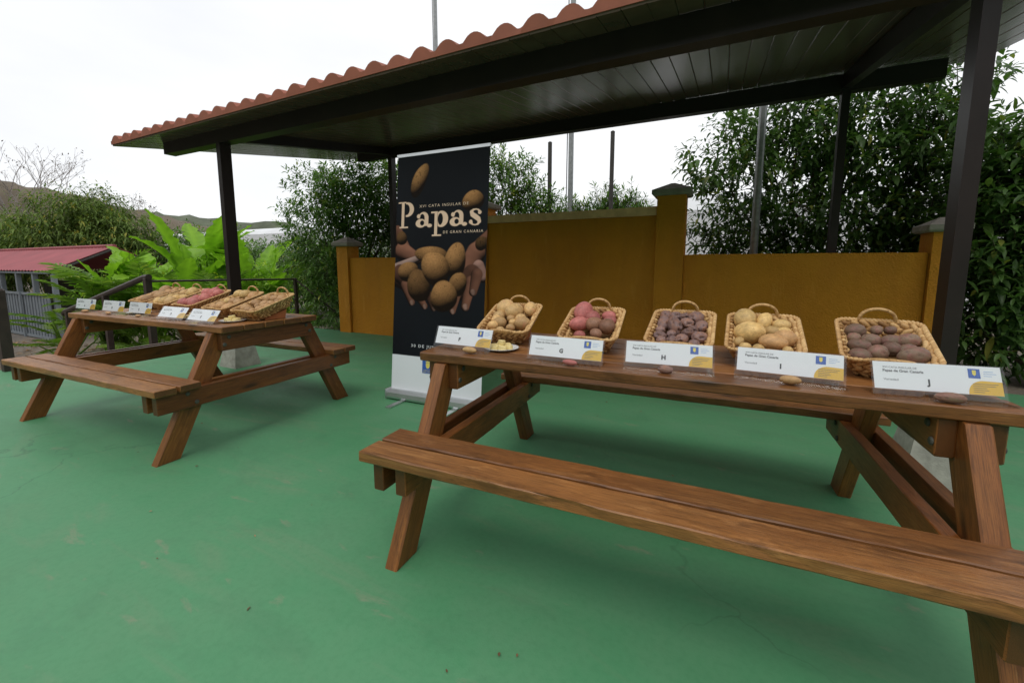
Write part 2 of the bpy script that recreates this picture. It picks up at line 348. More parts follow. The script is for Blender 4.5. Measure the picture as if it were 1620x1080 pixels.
def bevel_box_mesh(name, L, W, H, mat, bev=0.004, seg=1, jit=0.0, seed=0, chips=()):
    """box centred on the origin, long axis X, octagonal bevelled section, optional edge wear"""
    rng = random.Random(seed); b = bev; w, h = W / 2, H / 2
    sec = [(-w + b, -h), (w - b, -h), (w, -h + b), (w, h - b), (w - b, h), (-w + b, h), (-w, h - b), (-w, -h + b)]
    xs = [-L / 2, -L / 2 + b] + [-L / 2 + b + (L - 2 * b) * i / seg for i in range(1, seg)] + [L / 2 - b, L / 2]
    v = []; f = []
    for i, x in enumerate(xs):
        k = (1 - b / max(w, 1e-6) * 0.9) if i in (0, len(xs) - 1) else 1.0
        kh = (1 - b / max(h, 1e-6) * 0.9) if i in (0, len(xs) - 1) else 1.0
        for j, (y, z) in enumerate(sec):
            dy = rng.uniform(-jit, jit); dz = rng.uniform(-jit, jit)
            for (cx, cw, cd, cj) in chips:
                if j in cj and abs(x - cx) < cw:
                    q = cd * (1 - abs(x - cx) / cw) * rng.uniform(0.6, 1.1); dy += q if y < 0 else -q; dz += -q if z > 0 else q
            v.append((x + (rng.uniform(-jit, jit) if i in (0, len(xs) - 1) else 0), y * k + dy, z * kh + dz))
    n = 8
    for i in range(len(xs) - 1):
        for j in range(n):
            f.append((i * n + j, (i + 1) * n + j, (i + 1) * n + (j + 1) % n, i * n + (j + 1) % n))
    f.append(tuple(range(n))); f.append(tuple((len(xs) - 1) * n + j for j in range(n))[::-1])
    me = mesh(name, v, f, mat)
    return me
def txt(body, size, align='LEFT', ext=0.0, bold=0.0, space=1.0):
    cu = bpy.data.curves.new('lettering', 'FONT'); cu.body = body; cu.size = size; cu.align_x = align
    cu.space_character = space; cu.resolution_u = 2; cu.offset = bold; cu.extrude = ext
    to = bpy.data.objects.new('lettering', cu); COL.objects.link(to)
    dg = bpy.context.evaluated_depsgraph_get(); dg.update()
    me = bpy.data.meshes.new_from_object(to.evaluated_get(dg))
    bpy.data.objects.remove(to); bpy.data.curves.remove(cu)
    v = [tuple(p.co) for p in me.vertices]; f = [tuple(p.vertices) for p in me.polygons]
    bpy.data.meshes.remove(me)
    return v, f

# ------------------------------------------------------------------ ground, terrace, ramp, hills
LOW = -0.70
mb = MB(); mb.box(-6.9, 12.0, -8.0, 5.16, -0.9, 0.0)
# behind the wall the slab stops; a planting strip sits level with it
tag(mb.build('terrace', M['floor']), kind='structure')
mb = MB(); mb.box(-6.4, 12.0, 5.162, 26.0, -0.9, -0.03)
tag(mb.build('planting_ground', M['ground']), kind='structure')
def ground_sheet():
    xs = [-600, -200, -90, -50] + list(np.linspace(-32, 16, 60)) + [60, 200, 600]
    ys = [-300, -100, -40] + list(np.linspace(-12, 26, 48)) + [60, 150, 400, 900]
    v = []; rng = random.Random(4)
    for y in ys:
        for x in xs:
            v.append((x, y, LOW + (rng.uniform(-0.02, 0.02) if -30 < x < -7 else 0)))
    n = len(xs); f = [(j * n + i, j * n + i + 1, (j + 1) * n + i + 1, (j + 1) * n + i) for j in range(len(ys) - 1) for i in range(n - 1)]
    return mesh('ground', v, f, M['ground'], True)
tag(obj('ground', ground_sheet()), kind='structure')
mb = MB()
mb.add([(-6.902, 1.5, -0.005), (-6.902, 3.15, -0.005), (-10.2, 3.15, LOW + 0.03), (-10.2, 1.5, LOW + 0.03),
        (-6.902, 1.5, -0.95), (-6.902, 3.15, -0.95), (-10.2, 3.15, LOW - 0.2), (-10.2, 1.5, LOW - 0.2)],
       [(0, 1, 2, 3), (4, 7, 6, 5), (0, 3, 7, 4), (1, 5, 6, 2), (2, 6, 7, 3), (0, 4, 5, 1)])
tag(mb.build('ramp', M['ground']), kind='structure')
def hill(name, pts, mat, depth, seed, rough):
    """ridge given by crest points; slopes fall towards the viewer and away"""
    rng = random.Random(seed); v = []; f = []; cols = []
    P = [Vector(p) for p in pts]; fine = []
    for a, b in zip(P[:-1], P[1:]):
        for k in range(12): fine.append(a.lerp(b, k / 12))
    fine.append(P[-1])
    for p in fine:
        d = Vector((p.x, p.y, 0)).normalized()
        for k, (t, hgt) in enumerate(((-1.0, 0.0), (-0.7, 0.28), (-0.45, 0.52), (-0.25, 0.74), (-0.1, 0.92), (0.0, 1.0), (0.2, 0.9), (0.6, 0.4), (1.0, 0.0))):
            q = p + d * depth * t; z = LOW - 1 + (p.z - LOW + 1) * hgt
            j = rough if 0 < k < 8 else 0
            v.append((q.x + rng.uniform(-j, j), q.y + rng.uniform(-j, j), z + rng.uniform(-j, j) * 0.6))
    n = 9
    for i in range(len(fine) - 1):
        for k in range(n - 1):
            f.append((i * n + k, i * n + k + 1, (i + 1) * n + k + 1, (i + 1) * n + k))
    o = obj(name, mesh(name, v, f, mat, True)); return tag(o, kind='structure')
hill('hillside', [(-130, 20, 19), (-97, 22, 14), (-80, 28, 10.5), (-69, 33, 7.5), (-60, 40, 5.2), (-54, 52, 3.5)], M['hill'], 24, 1, 0.5)
hill('far_hills', [(-190, 60, 20), (-160, 85, 17), (-120, 105, 13.5), (-80, 130, 10), (-30, 160, 8), (40, 170, 8), (120, 160, 10)], M['farwood'], 45, 2, 1.2)
hill('added_shade_ridge', [(-130, 20, 19), (-100, -15, 20), (-62, -42, 21), (-15, -62, 22), (35, -58, 22), (70, -25, 21), (85, 20, 19), (110, 70, 17), (120, 160, 13)], M['farwood'], 26, 6, 1.2)  # unseen ridge added behind the camera to block low sky and darken the wall

# ------------------------------------------------------------------ pergola
SL = 0.165
def zr(y): return 2.570 + SL * (y - 2.793)        # underside of the roof
perg = empty('pergola', (0, 0, 0))
tag(perg, 'dark brown steel pergola with sloping terracotta tile roof over the terrace', 'pergola')
PX = (-4.815, 1.048); YF, YB = 2.851, 5.46
for x in PX:
    for y, top in ((YF, 2.40), (YB, 2.84)):
        w, d = (0.064, 0.116) if y == YF else (0.07, 0.10)
        mb = MB(); c = 0.006
        mb.box(x - w / 2, x + w / 2, y - d / 2, y + d / 2, 0.02, top + 0.001)
        mb.build('post', M['steel'], perg)
        if y == YF:
            mb = MB(); a, b_ = 0.145, 0.075
            mb.add([(x - a, y - a, 0.001), (x + a, y - a, 0.001), (x + a, y + a, 0.001), (x - a, y + a, 0.001),
                    (x - b_, y - b_, 0.44), (x + b_, y - b_, 0.44), (x + b_, y + b_, 0.44), (x - b_, y + b_, 0.44)],
                   [(0, 3, 2, 1), (4, 5, 6, 7), (0, 1, 5, 4), (1, 2, 6, 5), (2, 3, 7, 6), (3, 0, 4, 7)])
            mb.build('footing', M['footing'], perg)
def beam_x(x0, x1, y, z0, z1, d):
    mb = MB(); mb.box(x0, x1, y - d / 2, y + d / 2, z0, z1)
    return mb.build('beam', M['steel'], perg)
beam_x(-5.86, 1.78, YF, 2.40, zr(YF - 0.05) - 0.004, 0.116)
beam_x(-5.50, 1.78, YB, 2.835, zr(YB - 0.05) - 0.004, 0.11)
for x in PX:
    y0, y1 = YF + 0.06, YB - 0.057
    mb = MB()
    mb.add([(x - 0.04, y0, 2.44), (x + 0.04, y0, 2.44), (x + 0.04, y1, 2.86), (x - 0.04, y1, 2.86),
            (x - 0.04, y0, zr(y0) - 0.004), (x + 0.04, y0, zr(y0) - 0.004), (x + 0.04, y1, zr(y1) - 0.004), (x - 0.04, y1, zr(y1) - 0.004)],
           [(0, 3, 2, 1), (4, 5, 6, 7), (0, 1, 5, 4), (1, 2, 6, 5), (2, 3, 7, 6), (3, 0, 4, 7)])
    mb.build('rafter', M['steel'], perg)
# roof: corrugated tile sheet over grooved soffit boards
RX0, RX1, RY0, RY1 = -6.32, 2.215, 2.505, 5.90
PITCH = 0.2155
roof = None
def tile_sheet():
    prof = [(0.0, 0.0), (0.020, 0.003), (0.034, 0.018), (0.054, 0.038), (0.078, 0.051), (0.104, 0.056), (0.130, 0.051), (0.154, 0.038), (0.174, 0.018), (0.188, 0.003), (0.2060, 0.0)]
    xs = []; hs = []; x = RX0 + 0.0; tr_ = random.Random(8); tj = {i: tr_.uniform(-0.004, 0.004) for i in range(60)}; hj = {i: tr_.uniform(0.92, 1.06) for i in range(60)}
    while x < RX1 - 0.001:
        for px, ph in prof:
            if x + px <= RX1: xs.append(x + px); hs.append(ph)
        x += PITCH
    xs.append(RX1); hs.append(0.0)
    n = len(xs); v = []; f = []
    ys = np.linspace(RY0, RY1, 11)
    for y in ys:
        for xx, h in zip(xs, hs): v.append((xx, y + (tj.get(round((xx - RX0) // PITCH), 0) if y == RY0 else 0), zr(y) + 0.052 + h * hj.get(round((xx - RX0) // PITCH), 1)))
    for j in range(len(ys) - 1):
        for i in range(n - 1): f.append((j * n + i, j * n + i + 1, (j + 1) * n + i + 1, (j + 1) * n + i))
    # closed ends: front, back and sides go down to the underside
    for y, flip in ((RY0, False), (RY1, True)):
        a = len(v); row = 0 if not flip else (len(ys) - 1) * n
        for xx in xs: v.append((xx, y, zr(y) + 0.0165))
        for i in range(n - 1):
            q = (row + i, row + i + 1, a + i + 1, a + i); f.append(q if flip else q[::-1])
    fa = len(ys) * n; ba = fa + n
    for i in (0, n - 1): f.append(tuple([fa + i, ba + i] + [j * n + i for j in range(len(ys) - 1, -1, -1)]))
    f.append((fa, fa + n - 1, ba + n - 1, ba))
    return mesh('tile_sheet', v, f, M['tile'])
roof = obj('roof', tile_sheet(), perg, rot=(0, -0.0075, 0))
NB = 62; bw = (RX1 - RX0 - 0.012) / NB; ry0, ry1 = RY0 + 0.012, RY1 - 0.01
Lb = (ry1 - ry0) / math.cos(math.atan(SL))
def soffit_mesh():
    w = bw / 2 - 0.0009; c = 0.0045; t = 0.015
    sec = [(-w, t), (w, t), (w, c), (w - c, 0), (-w + c, 0), (-w, c)]
    v = [(x, -Lb / 2, z) for x, z in sec] + [(x, Lb / 2, z) for x, z in sec]
    f = [(i, (i + 1) % 6, 6 + (i + 1) % 6, 6 + i)[::-1] for i in range(6)] + [tuple(range(6)), tuple(range(6, 12))[::-1]]
    return mesh('soffit_board', v, f, M['soffit'])
sm = soffit_mesh(); ym = (ry0 + ry1) / 2
rs = random.Random(5)
for i in range(NB):
    obj('soffit_board', sm, roof, (RX0 + 0.006 + bw * (i + 0.5), ym, zr(ym)), (math.atan(SL) + rs.uniform(-0.0006, 0.0006), rs.uniform(-0.006, 0.006), 0))

# ------------------------------------------------------------------ boundary wall
bwall = empty('boundary_wall', (0, 5.2, 0))
tag(bwall, 'low ochre plastered wall with capped pillars behind the tables', 'wall')
bwall.location = (0, 0, 0)
def plaster_panel(x0, x1, y0, y1, z0, z1, seed, name='wall_panel', mat='wall'):
    rng = random.Random(seed); nx = max(2, int((x1 - x0) / 0.18)); v = []; f = []
    zz = [z0, (z0 + z1) / 2, z1]
    for side, y in ((0, y0), (1, y1)):
        for z in zz:
            for i in range(nx + 1):
                e = rng.uniform(-0.003, 0.003)
                v.append((x0 + (x1 - x0) * i / nx, y + e, z + (rng.uniform(-0.004, 0.003) if z == z1 else 0)))
    n = nx + 1
    for s_ in (0, 1):
        for j in range(2):
            for i in range(nx):
                a = s_ * 3 * n + j * n + i; q = (a, a + 1, a + n + 1, a + n); f.append(q if s_ == 0 else q[::-1])
    for i in range(nx):
        a = 2 * n + i; b = 5 * n + i; f.append((a, a + 1, b + 1, b))
    for j in range(2):
        a = j * n; b = 3 * n + j * n; f.append((a, a + n, b + n, b)); a += nx; b += nx; f.append((a, b, b + n, a + n))
    return obj(name, mesh(name, v, f, M[mat], False), bwall)
WY = 5.11
plaster_panel(-5.46, -3.155, WY, WY + 0.15, 0.0, 1.238, 1)
plaster_panel(-2.855, -0.662, WY, WY + 0.15, 0.0, 1.682, 2)
plaster_panel(-2.855, -0.664, WY - 0.018, WY + 0.168, 1.684, 1.782, 3, 'coping', 'coping')
plaster_panel(-0.354, 1.700, WY, WY + 0.15, 0.0, 1.241, 4)
def pillar(x0, x1, y0, y1, h, ch, ov):
    mb = MB(); mb.box(x0, x1, y0, y1, 0, h); p = mb.build('pillar', M['wall'], bwall)
    cx, cy = (x0 + x1) / 2, (y0 + y1) / 2; a = (x1 - x0) / 2 + ov; b = (y1 - y0) / 2 + ov
    mb = MB()
    v = [(cx - a * .9, cy - b * .9, h + .001), (cx + a * .9, cy - b * .9, h + .001), (cx + a * .9, cy + b * .9, h + .001), (cx - a * .9, cy + b * .9, h + .001),
         (cx - a, cy - b, h + .018), (cx + a, cy - b, h + .018), (cx + a, cy + b, h + .018), (cx - a, cy + b, h + .018),
         (cx - a, cy - b, h + .062), (cx + a, cy - b, h + .062), (cx + a, cy + b, h + .062), (cx - a, cy + b, h + .062),
         (cx - .02, cy - .02, h + ch), (cx + .02, cy - .02, h + ch), (cx + .02, cy + .02, h + ch), (cx - .02, cy + .02, h + ch)]
    f = [(0, 3, 2, 1), (12, 13, 14, 15)]
    for k in range(3):
        for j in range(4): f.append((k * 4 + j, k * 4 + (j + 1) % 4, k * 4 + 4 + (j + 1) % 4, k * 4 + 4 + j))
    mb.add(v, f); mb.build('pillar_cap', M['cap'], p)
pillar(-5.71, -5.465, 5.065, 5.31, 1.425, 0.155, 0.055)
pillar(-3.150, -2.860, 5.065, 5.345, 1.885, 0.145, 0.055)
pillar(-0.658, -0.358, 5.062, 5.350, 1.890, 0.150, 0.055)
pillar(1.705, 1.895, 5.062, 5.345, 1.418, 0.135, 0.050)

# ------------------------------------------------------------------ picnic tables
TL, TT = 1.93, 0.039
tp_mesh = [bevel_box_mesh('top_plank', TL, 0.1358, TT, M['top'], 0.004, 22, 0.0011, 10 + i) for i in range(5)]
sp_mesh = [bevel_box_mesh('seat_plank', TL, 0.1128, TT, M['top'], 0.004, 26, 0.0012, 20 + i,
           chips=((-0.17, 0.10, 0.010, (6,)), (0.30, 0.16, 0.007, (6, 5)), (0.72, 0.05, 0.008, (6,))) if i == 0 else ()) for i in range(4)]
rail_m = bevel_box_mesh('seat_rail', 1.40, 0.045, 0.112, M['leg'], 0.003, 10, 0.0008, 31)
def top_rail_mesh():
    y, z = 0.335, 0.057
    poly = [(-y, z), (-y, -z + 0.045), (-y + 0.05, -z), (y - 0.05, -z), (y, -z + 0.045), (y, z)]
    v = [(p, -0.0225, q) for p, q in poly] + [(p, 0.0225, q) for p, q in poly]
    f = [tuple(range(6)), tuple(range(6, 12))[::-1]] + [(i, (i + 1) % 6, 6 + (i + 1) % 6, 6 + i)[::-1] for i in range(6)]
    return mesh('top_rail', v, f, M['leg'])
toprail_m = bevel_box_mesh('top_rail', 0.665, 0.045, 0.114, M['leg'], 0.004, 6, 0.0008, 33)
LEG_A = math.atan2(0.347, 0.703)
def leg_mesh():
    # profile in (y,z) of the leg on the -y side, foot cut level, top cut level
    poly = [(-0.711, 0.0), (-0.588, 0.0), (-0.241, 0.7095), (-0.360, 0.7095)]
    c = Vector((0, -0.475, 0.355)); Rm = Matrix.Rotation(-(math.pi / 2 - LEG_A), 3, 'X')
    # local long axis = X: map along-leg -> X
    along = Vector((0, math.sin(LEG_A), math.cos(LEG_A))); across = Vector((0, math.cos(LEG_A), -math.sin(LEG_A)))
    v = []; b = 0.004
    for sx in (-0.0275, -0.0275 + b, 0.0275 - b, 0.0275):
        k = 1 - 0.05 * (abs(sx) > 0.027)
        for (y, z) in poly:
            d = Vector((0, y, z)) - c; al, ac = d.dot(along), d.dot(across)
            v.append((al * (1 - 0.006 * (abs(sx) > 0.027)), ac * k, sx))
    f = [(0, 1, 2, 3), (15, 14, 13, 12)]
    for i in range(3):
        for j in range(4): f.append((i * 4 + j, i * 4 + 4 + j, i * 4 + 4 + (j + 1) % 4, i * 4 + (j + 1) % 4))
    return mesh('leg', v, f, M['leg']), c, along, across
legm, leg_c, leg_al, leg_ac = leg_mesh()
def bolt_mesh():
    v = []; f = []; n = 10
    for r_, z in ((0.0125, 0), (0.0125, 0.003), (0.009, 0.006)):
        for k in range(n): v.append((r_ * math.cos(2 * math.pi * k / n), r_ * math.sin(2 * math.pi * k / n), z))
    for i in range(2):
        for k in range(n): f.append((i * n + k, i * n + (k + 1) % n, (i + 1) * n + (k + 1) % n, (i + 1) * n + k))
    f.append(tuple(2 * n + k for k in range(n)))
    return mesh('bolt', v, f, M['bolt'], False)
boltm = bolt_mesh()
def make_table(loc, rz, label, var):
    t = empty('picnic_table', loc, rz); tag(t, label, 'picnic table')
    for i in range(5):
        obj('top_plank', tp_mesh[(i + var) % 5], t, (random.Random(i + var * 7).uniform(-0.006, 0.006), -0.2815 + i * 0.1408, 0.75 - TT / 2), (0, 0, 0))
    k = 0
    for s in (-1, 1):
        for j, yy in enumerate((0.6726, 0.5464)):
            mi = (0 if (s == -1 and j == 0 and var == 0) else 1 + (k + var) % 3)
            obj('seat_plank', sp_mesh[mi], t, (0, s * yy, 0.4515 - TT / 2)); k += 1
    for ex in (-1, 1):
        for off in (0.0655, 0.1655):
            obj('seat_rail', rail_m, t, (ex * (TL / 2 - off), 0, 0.3555), (0, 0, math.pi / 2))
            obj('top_rail', toprail_m, t, (ex * (TL / 2 - off), 0, 0.653), (0, 0, math.pi / 2))
        for s in (-1, 1):
            o = obj('leg', legm, t)
            al = Vector((0, leg_al.y * (1 if s == -1 else -1), leg_al.z)); ac = Vector((0, leg_ac.y * (1 if s == -1 else -1), leg_ac.z)); cx = Vector((ex * (TL / 2 - 0.1155), leg_c.y * (1 if s == -1 else -1), leg_c.z))
            z = al.cross(ac)
            o.matrix_local = Matrix(((al.x, ac.x, z.x, cx.x), (al.y, ac.y, z.y, cx.y), (al.z, ac.z, z.z, cx.z), (0, 0, 0, 1)))
            for (by, bz) in ((0.545, 0.385), (0.500, 0.325), (0.315, 0.635), (0.285, 0.68)):
                xo = TL / 2 - 0.0655 + 0.0225
                obj('bolt', boltm, t, (ex * (xo + 0.0002), s * by, bz), (0, ex * math.pi / 2, 0))
                obj('bolt', boltm, t, (ex * (TL / 2 - 0.1655 - 0.0227), s * by, bz), (0, -ex * math.pi / 2, 0))
    return t
TA, TB_ = (-3.679, 1.821), (-0.217, 1.840); TYAW = R(2.0)
make_table((TA[0], TA[1], 0), TYAW, 'brown wooden picnic table farther away, in front of the handrail', 1)
make_table((TB_[0], TB_[1], 0), TYAW, 'brown wooden picnic table nearest the camera, with chipped bench edge', 0)

# ------------------------------------------------------------------ roll-up banner
BW, BH = 0.875, 1.955
BX, BY = -2.035, 2.71
LEAN = math.atan(0.0955)
banner = empty('roll_up_banner', (BX, BY, 0), R(1.5))
tag(banner, 'tall black roll-up banner with potatoes in cupped hands, standing between the tables', 'banner')
def bu(X, z):
    k = 1 + 0.0353 * z
    return X * k - BX, 1.132 + (z - 1.132) * k          # measured wall-plane point -> print coordinates
def banner_print():
    NX, NZ = 250, 568; Z0 = 0.075
    us = np.linspace(-BW / 2, BW / 2, NX + 1); hs = np.linspace(Z0, Z0 + BH, NZ + 1)
    U, H = np.meshgrid(us, hs)
    rng = np.random.default_rng(3)
    def vnoise(sx, sz, seed):
        r = np.random.default_rng(seed); g = r.random((int(BH / sz) + 3, int(BW / sx) + 3))
        a = (U + BW / 2) / sx; b = (H - Z0) / sz; i = a.astype(int); j = b.astype(int); fa = a - i; fb = b - j
        fa = fa * fa * (3 - 2 * fa); fb = fb * fb * (3 - 2 * fb)
        return (g[j, i] * (1 - fa) + g[j, i + 1] * fa) * (1 - fb) + (g[j + 1, i] * (1 - fa) + g[j + 1, i + 1] * fa) * fb
    img = np.zeros(U.shape + (3,)); img[:] = (0.0062, 0.0070, 0.0090)
    img += (vnoise(0.3, 0.4, 1) * 0.006)[..., None] * np.array((0.5, 0.7, 0.95))
    fine = vnoise(0.012, 0.012, 2); mid = vnoise(0.05, 0.04, 5)
    def over(mask, col):
        m = np.clip(mask, 0, 1)[..., None]; img[:] = img * (1 - m) + col * m
    def ell(X, z, rx, rz, ang, col, lit=1.0, soft=0.08, dirx=-0.25, dirz=0.8):
        cu, ch = bu(X, z); c, s = math.cos(R(ang)), math.sin(R(ang))
        a = ((U - cu) * c + (H - ch) * s) / rx; b = (-(U - cu) * s + (H - ch) * c) / rz
        th_ = np.arctan2(b, a); wob = 1 + 0.05 * np.sin(2 * th_ + X * 40) + 0.035 * np.sin(3 * th_ + z * 30)
        a = a / wob; b = b / wob; r2 = a * a + b * b; nz = np.sqrt(np.clip(1 - r2, 0, 1))
        nu, nh = a * c - b * s, a * s + b * c
        sh = np.clip(nu * dirx + nh * dirz + nz * 0.55, 0, 1) ** 1.2 * lit + 0.02
        tex = 0.75 + 0.35 * fine + 0.2 * mid
        spots = np.where(fine > 0.83, 0.55, 1.0)
        over(np.clip((1 - np.sqrt(r2)) / soft, 0, 1), np.array(col) * (sh * tex * spots)[..., None])
    def cap(p0, p1, r0, r1, col, lit=1.0, soft=0.12, dirx=-0.1, dirz=0.8):
        (u0, h0), (u1, h1) = bu(*p0), bu(*p1)
        du, dh = u1 - u0, h1 - h0; L2 = du * du + dh * dh
        t = np.clip(((U - u0) * du + (H - h0) * dh) / L2, 0, 1)
        rr = r0 + (r1 - r0) * t; a = (U - u0 - du * t) / rr; b = (H - h0 - dh * t) / rr
        r2 = a * a + b * b; nz = np.sqrt(np.clip(1 - r2, 0, 1))
        sh = np.clip(a * dirx + b * dirz + nz * 0.6, 0, 1) * lit + 0.015
        over(np.clip((1 - np.sqrt(r2)) / soft, 0, 1), np.array(col) * (sh * (0.85 + 0.25 * mid))[..., None])
    SK = (0.36, 0.155, 0.098); PO = (0.45, 0.225, 0.085)
    # forearms and palms
    cap((-2.345, 1.40), (-2.29, 1.26), 0.055, 0.075, SK, 0.55, dirx=0.5)
    cap((-2.30, 1.24), (-2.16, 1.18), 0.085, 0.055, SK, 0.85, dirx=0.1)
    cap((-2.39, 1.10), (-2.14, 1.185), 0.045, 0.030, (0.55, 0.36, 0.31), 0.75)
    cap((-2.36, 1.02), (-2.10, 0.92), 0.075, 0.07, SK, 0.28)
    cap((-1.50, 1.34), (-1.62, 1.22), 0.06, 0.085, SK, 0.5, dirx=-0.5)
    cap((-1.62, 1.22), (-1.70, 1.09), 0.09, 0.085, SK, 0.85)
    cap((-1.60, 1.12), (-1.56, 1.04), 0.055, 0.045, (0.55, 0.30, 0.24), 0.75)
    cap((-1.72, 1.02), (-1.86, 0.93), 0.075, 0.07, SK, 0.25)
    # palms and curled fingers, drawn before the potatoes so that only their ends show
    cap((-2.33, 1.06), (-2.12, 0.93), 0.085, 0.095, SK, 0.30, dirx=-0.3)
    cap((-1.66, 1.06), (-1.80, 0.93), 0.085, 0.090, SK, 0.28, dirx=0.3)
    for p0, p1, a_, b_, l_ in (((-2.290, 0.970), (-2.222, 0.830), 0.042, 0.033, 0.72), ((-2.190, 0.930), (-2.096, 0.803), 0.040, 0.030, 0.66), ((-2.06, 0.90), (-2.01, 0.790), 0.036, 0.028, 0.30),
                               ((-1.785, 0.930), (-1.836, 0.775), 0.042, 0.031, 0.78), ((-1.670, 1.000), (-1.720, 0.815), 0.056, 0.040, 0.86), ((-1.615, 1.060), (-1.650, 0.930), 0.055, 0.038, 0.62)):
        cap(p0, p1, a_, b_, SK, l_, dirz=0.35, dirx=0.3)
        cap((p1[0], p1[1] + 0.002), (p1[0] + 0.004, p1[1] - 0.012), b_ * 0.62, b_ * 0.5, (0.62, 0.36, 0.28), l_ * 0.9, dirz=0.2)
    # potatoes, falling and held
    ell(-2.112, 1.782, 0.153, 0.070, 68, PO, 1.0)
    ell(-1.640, 1.602, 0.104, 0.081, 20, PO, 0.95)
    ell(-2.30, 1.345, 0.056, 0.062, 0, PO, 0.35)
    ell(-1.57, 1.29, 0.062, 0.056, 0, PO, 0.22)
    ell(-2.016, 1.205, 0.164, 0.081, -8, PO, 0.9)
    ell(-1.802, 1.164, 0.104, 0.145, -14, PO, 1.0)
    ell(-2.250, 1.079, 0.113, 0.081, 18, PO, 0.8)
    ell(-2.149, 0.965, 0.113, 0.149, 18, PO, 0.42)
    ell(-1.782, 0.985, 0.088, 0.095, -20, PO, 0.75)
    ell(-1.985, 1.100, 0.127, 0.164, 30, PO, 1.08)
    ell(-1.915, 0.886, 0.138, 0.127, -20, PO, 0.95)
    # title: heavy serif letters
    B = 1.423; XH = 0.123; CH = 0.207; DS = -0.069
    def rect(x0, x1, y0, y1):
        (a0, b0), (a1, b1) = bu(x0, B + y0), bu(x1, B + y1)
        e = 0.002
        return np.clip((U - a0) / e, 0, 1) * np.clip((a1 - U) / e, 0, 1) * np.clip((H - b0) / e, 0, 1) * np.clip((b1 - H) / e, 0, 1)
    def disc(x, y, rx, ry, ang=0):
        cu, ch = bu(x, B + y); c, s = math.cos(R(ang)), math.sin(R(ang))
        a = ((U - cu) * c + (H - ch) * s) / rx; b = (-(U - cu) * s + (H - ch) * c) / ry
        return np.clip((1 - np.sqrt(a * a + b * b)) * min(rx, ry) / 0.003, 0, 1)
    def half(x, side):
        cu, _ = bu(x, B); return np.clip((U - cu) * side / 0.002, 0, 1)
    T = np.zeros_like(U)
    # P
    x = -2.322
    T = np.maximum(T, rect(x + 0.018, x + 0.062, 0, CH)); T = np.maximum(T, rect(x, x + 0.088, 0, 0.014)); T = np.maximum(T, rect(x, x + 0.08, CH - 0.013, CH))
    bowl = np.maximum(disc(x + 0.085, 0.145, 0.070, 0.062) * half(x + 0.06, 1), 0)
    bowl = bowl * (1 - disc(x + 0.078, 0.145, 0.034, 0.047)); T = np.maximum(T, bowl)
    def small_a(x):
        g = rect(x + 0.088, x + 0.130, 0.012, 0.085)
        arch = disc(x + 0.082, 0.078, 0.050, 0.046) * (1 - disc(x + 0.070, 0.070, 0.026, 0.040)) * np.clip((H - bu(x, B + 0.070)[1]) / 0.002, 0, 1)
        ball = disc(x + 0.037, 0.088, 0.019, 0.019)
        bow = disc(x + 0.055, 0.034, 0.053, 0.037) * (1 - disc(x + 0.068, 0.036, 0.022, 0.022))
        tail = disc(x + 0.136, 0.014, 0.026, 0.016)
        return np.max([g, arch, ball, bow, tail], axis=0)
    T = np.maximum(T, small_a(-2.166))
    # p
    x = -2.008
    st = rect(x + 0.016, x + 0.058, DS, XH - 0.004); sf = rect(x - 0.004, x + 0.084, DS, DS + 0.013); tp = rect(x - 0.004, x + 0.058, XH - 0.018, XH - 0.004)
    bo = disc(x + 0.088, 0.060, 0.066, 0.066) * (1 - disc(x + 0.079, 0.060, 0.026, 0.050)) * half(x + 0.05, 1)
    T = np.max([T, st, sf, tp, bo], axis=0)
    T = np.maximum(T, small_a(-1.852))
    # s
    x = -1.692
    sp = [(0.108, 0.094, 0.017), (0.098, 0.112, 0.007), (0.078, 0.118, 0.006), (0.054, 0.114, 0.009), (0.038, 0.099, 0.016), (0.046, 0.080, 0.020), (0.072, 0.064, 0.021), (0.096, 0.047, 0.020), (0.104, 0.028, 0.016), (0.092, 0.010, 0.009), (0.068, 0.004, 0.006), (0.044, 0.009, 0.007), (0.031, 0.027, 0.018)]
    for (xa, ya, ra), (xb, yb, rb) in zip(sp[:-1], sp[1:]):
        (u0, h0), (u1, h1) = bu(x + xa, B + ya), bu(x + xb, B + yb); du, dh = u1 - u0, h1 - h0
        t_ = np.clip(((U - u0) * du + (H - h0) * dh) / (du * du + dh * dh), 0, 1)
        T = np.maximum(T, np.clip((ra + (rb - ra) * t_ - np.hypot(U - u0 - du * t_, H - h0 - dh * t_)) / 0.003, 0, 1))
    over(T, np.array((0.80, 0.575, 0.42)))
    # white foot of the print
    wl_ = 0.375
    m = np.clip((wl_ - H) / 0.002, 0, 1); over(m, np.array((0.76, 0.78, 0.82)))
    v = np.stack([U, np.full_like(U, 0) + 0.0012 * np.sin(U * 9 + 1), H], -1).reshape(-1, 3)
    n = NX + 1
    idx = (np.arange(NZ)[:, None] * n + np.arange(NX)[None]).reshape(-1)
    f = np.stack([idx, idx + 1, idx + n + 1, idx + n], -1)
    me = bpy.data.meshes.new('print_panel')
    me.vertices.add(len(v)); me.vertices.foreach_set('co', v.astype(np.float32).reshape(-1))
    me.loops.add(f.size); me.loops.foreach_set('vertex_index', f.astype(np.int32).reshape(-1))
    me.polygons.add(len(f)); me.polygons.foreach_set('loop_start', np.arange(0, f.size, 4, dtype=np.int32))
    me.update(calc_edges=True)
    at = me.attributes.new('print_colour', 'FLOAT_COLOR', 'POINT')
    rgba = np.concatenate([img.reshape(-1, 3), np.ones((len(v), 1))], 1); at.data.foreach_set('color', rgba.astype(np.float32).reshape(-1))
    m_, nt, b = new_mat('printed_banner_film'); a = attr(nt, 'print_colour'); nt.links.new(a.outputs['Color'], b.inputs['Base Color'])
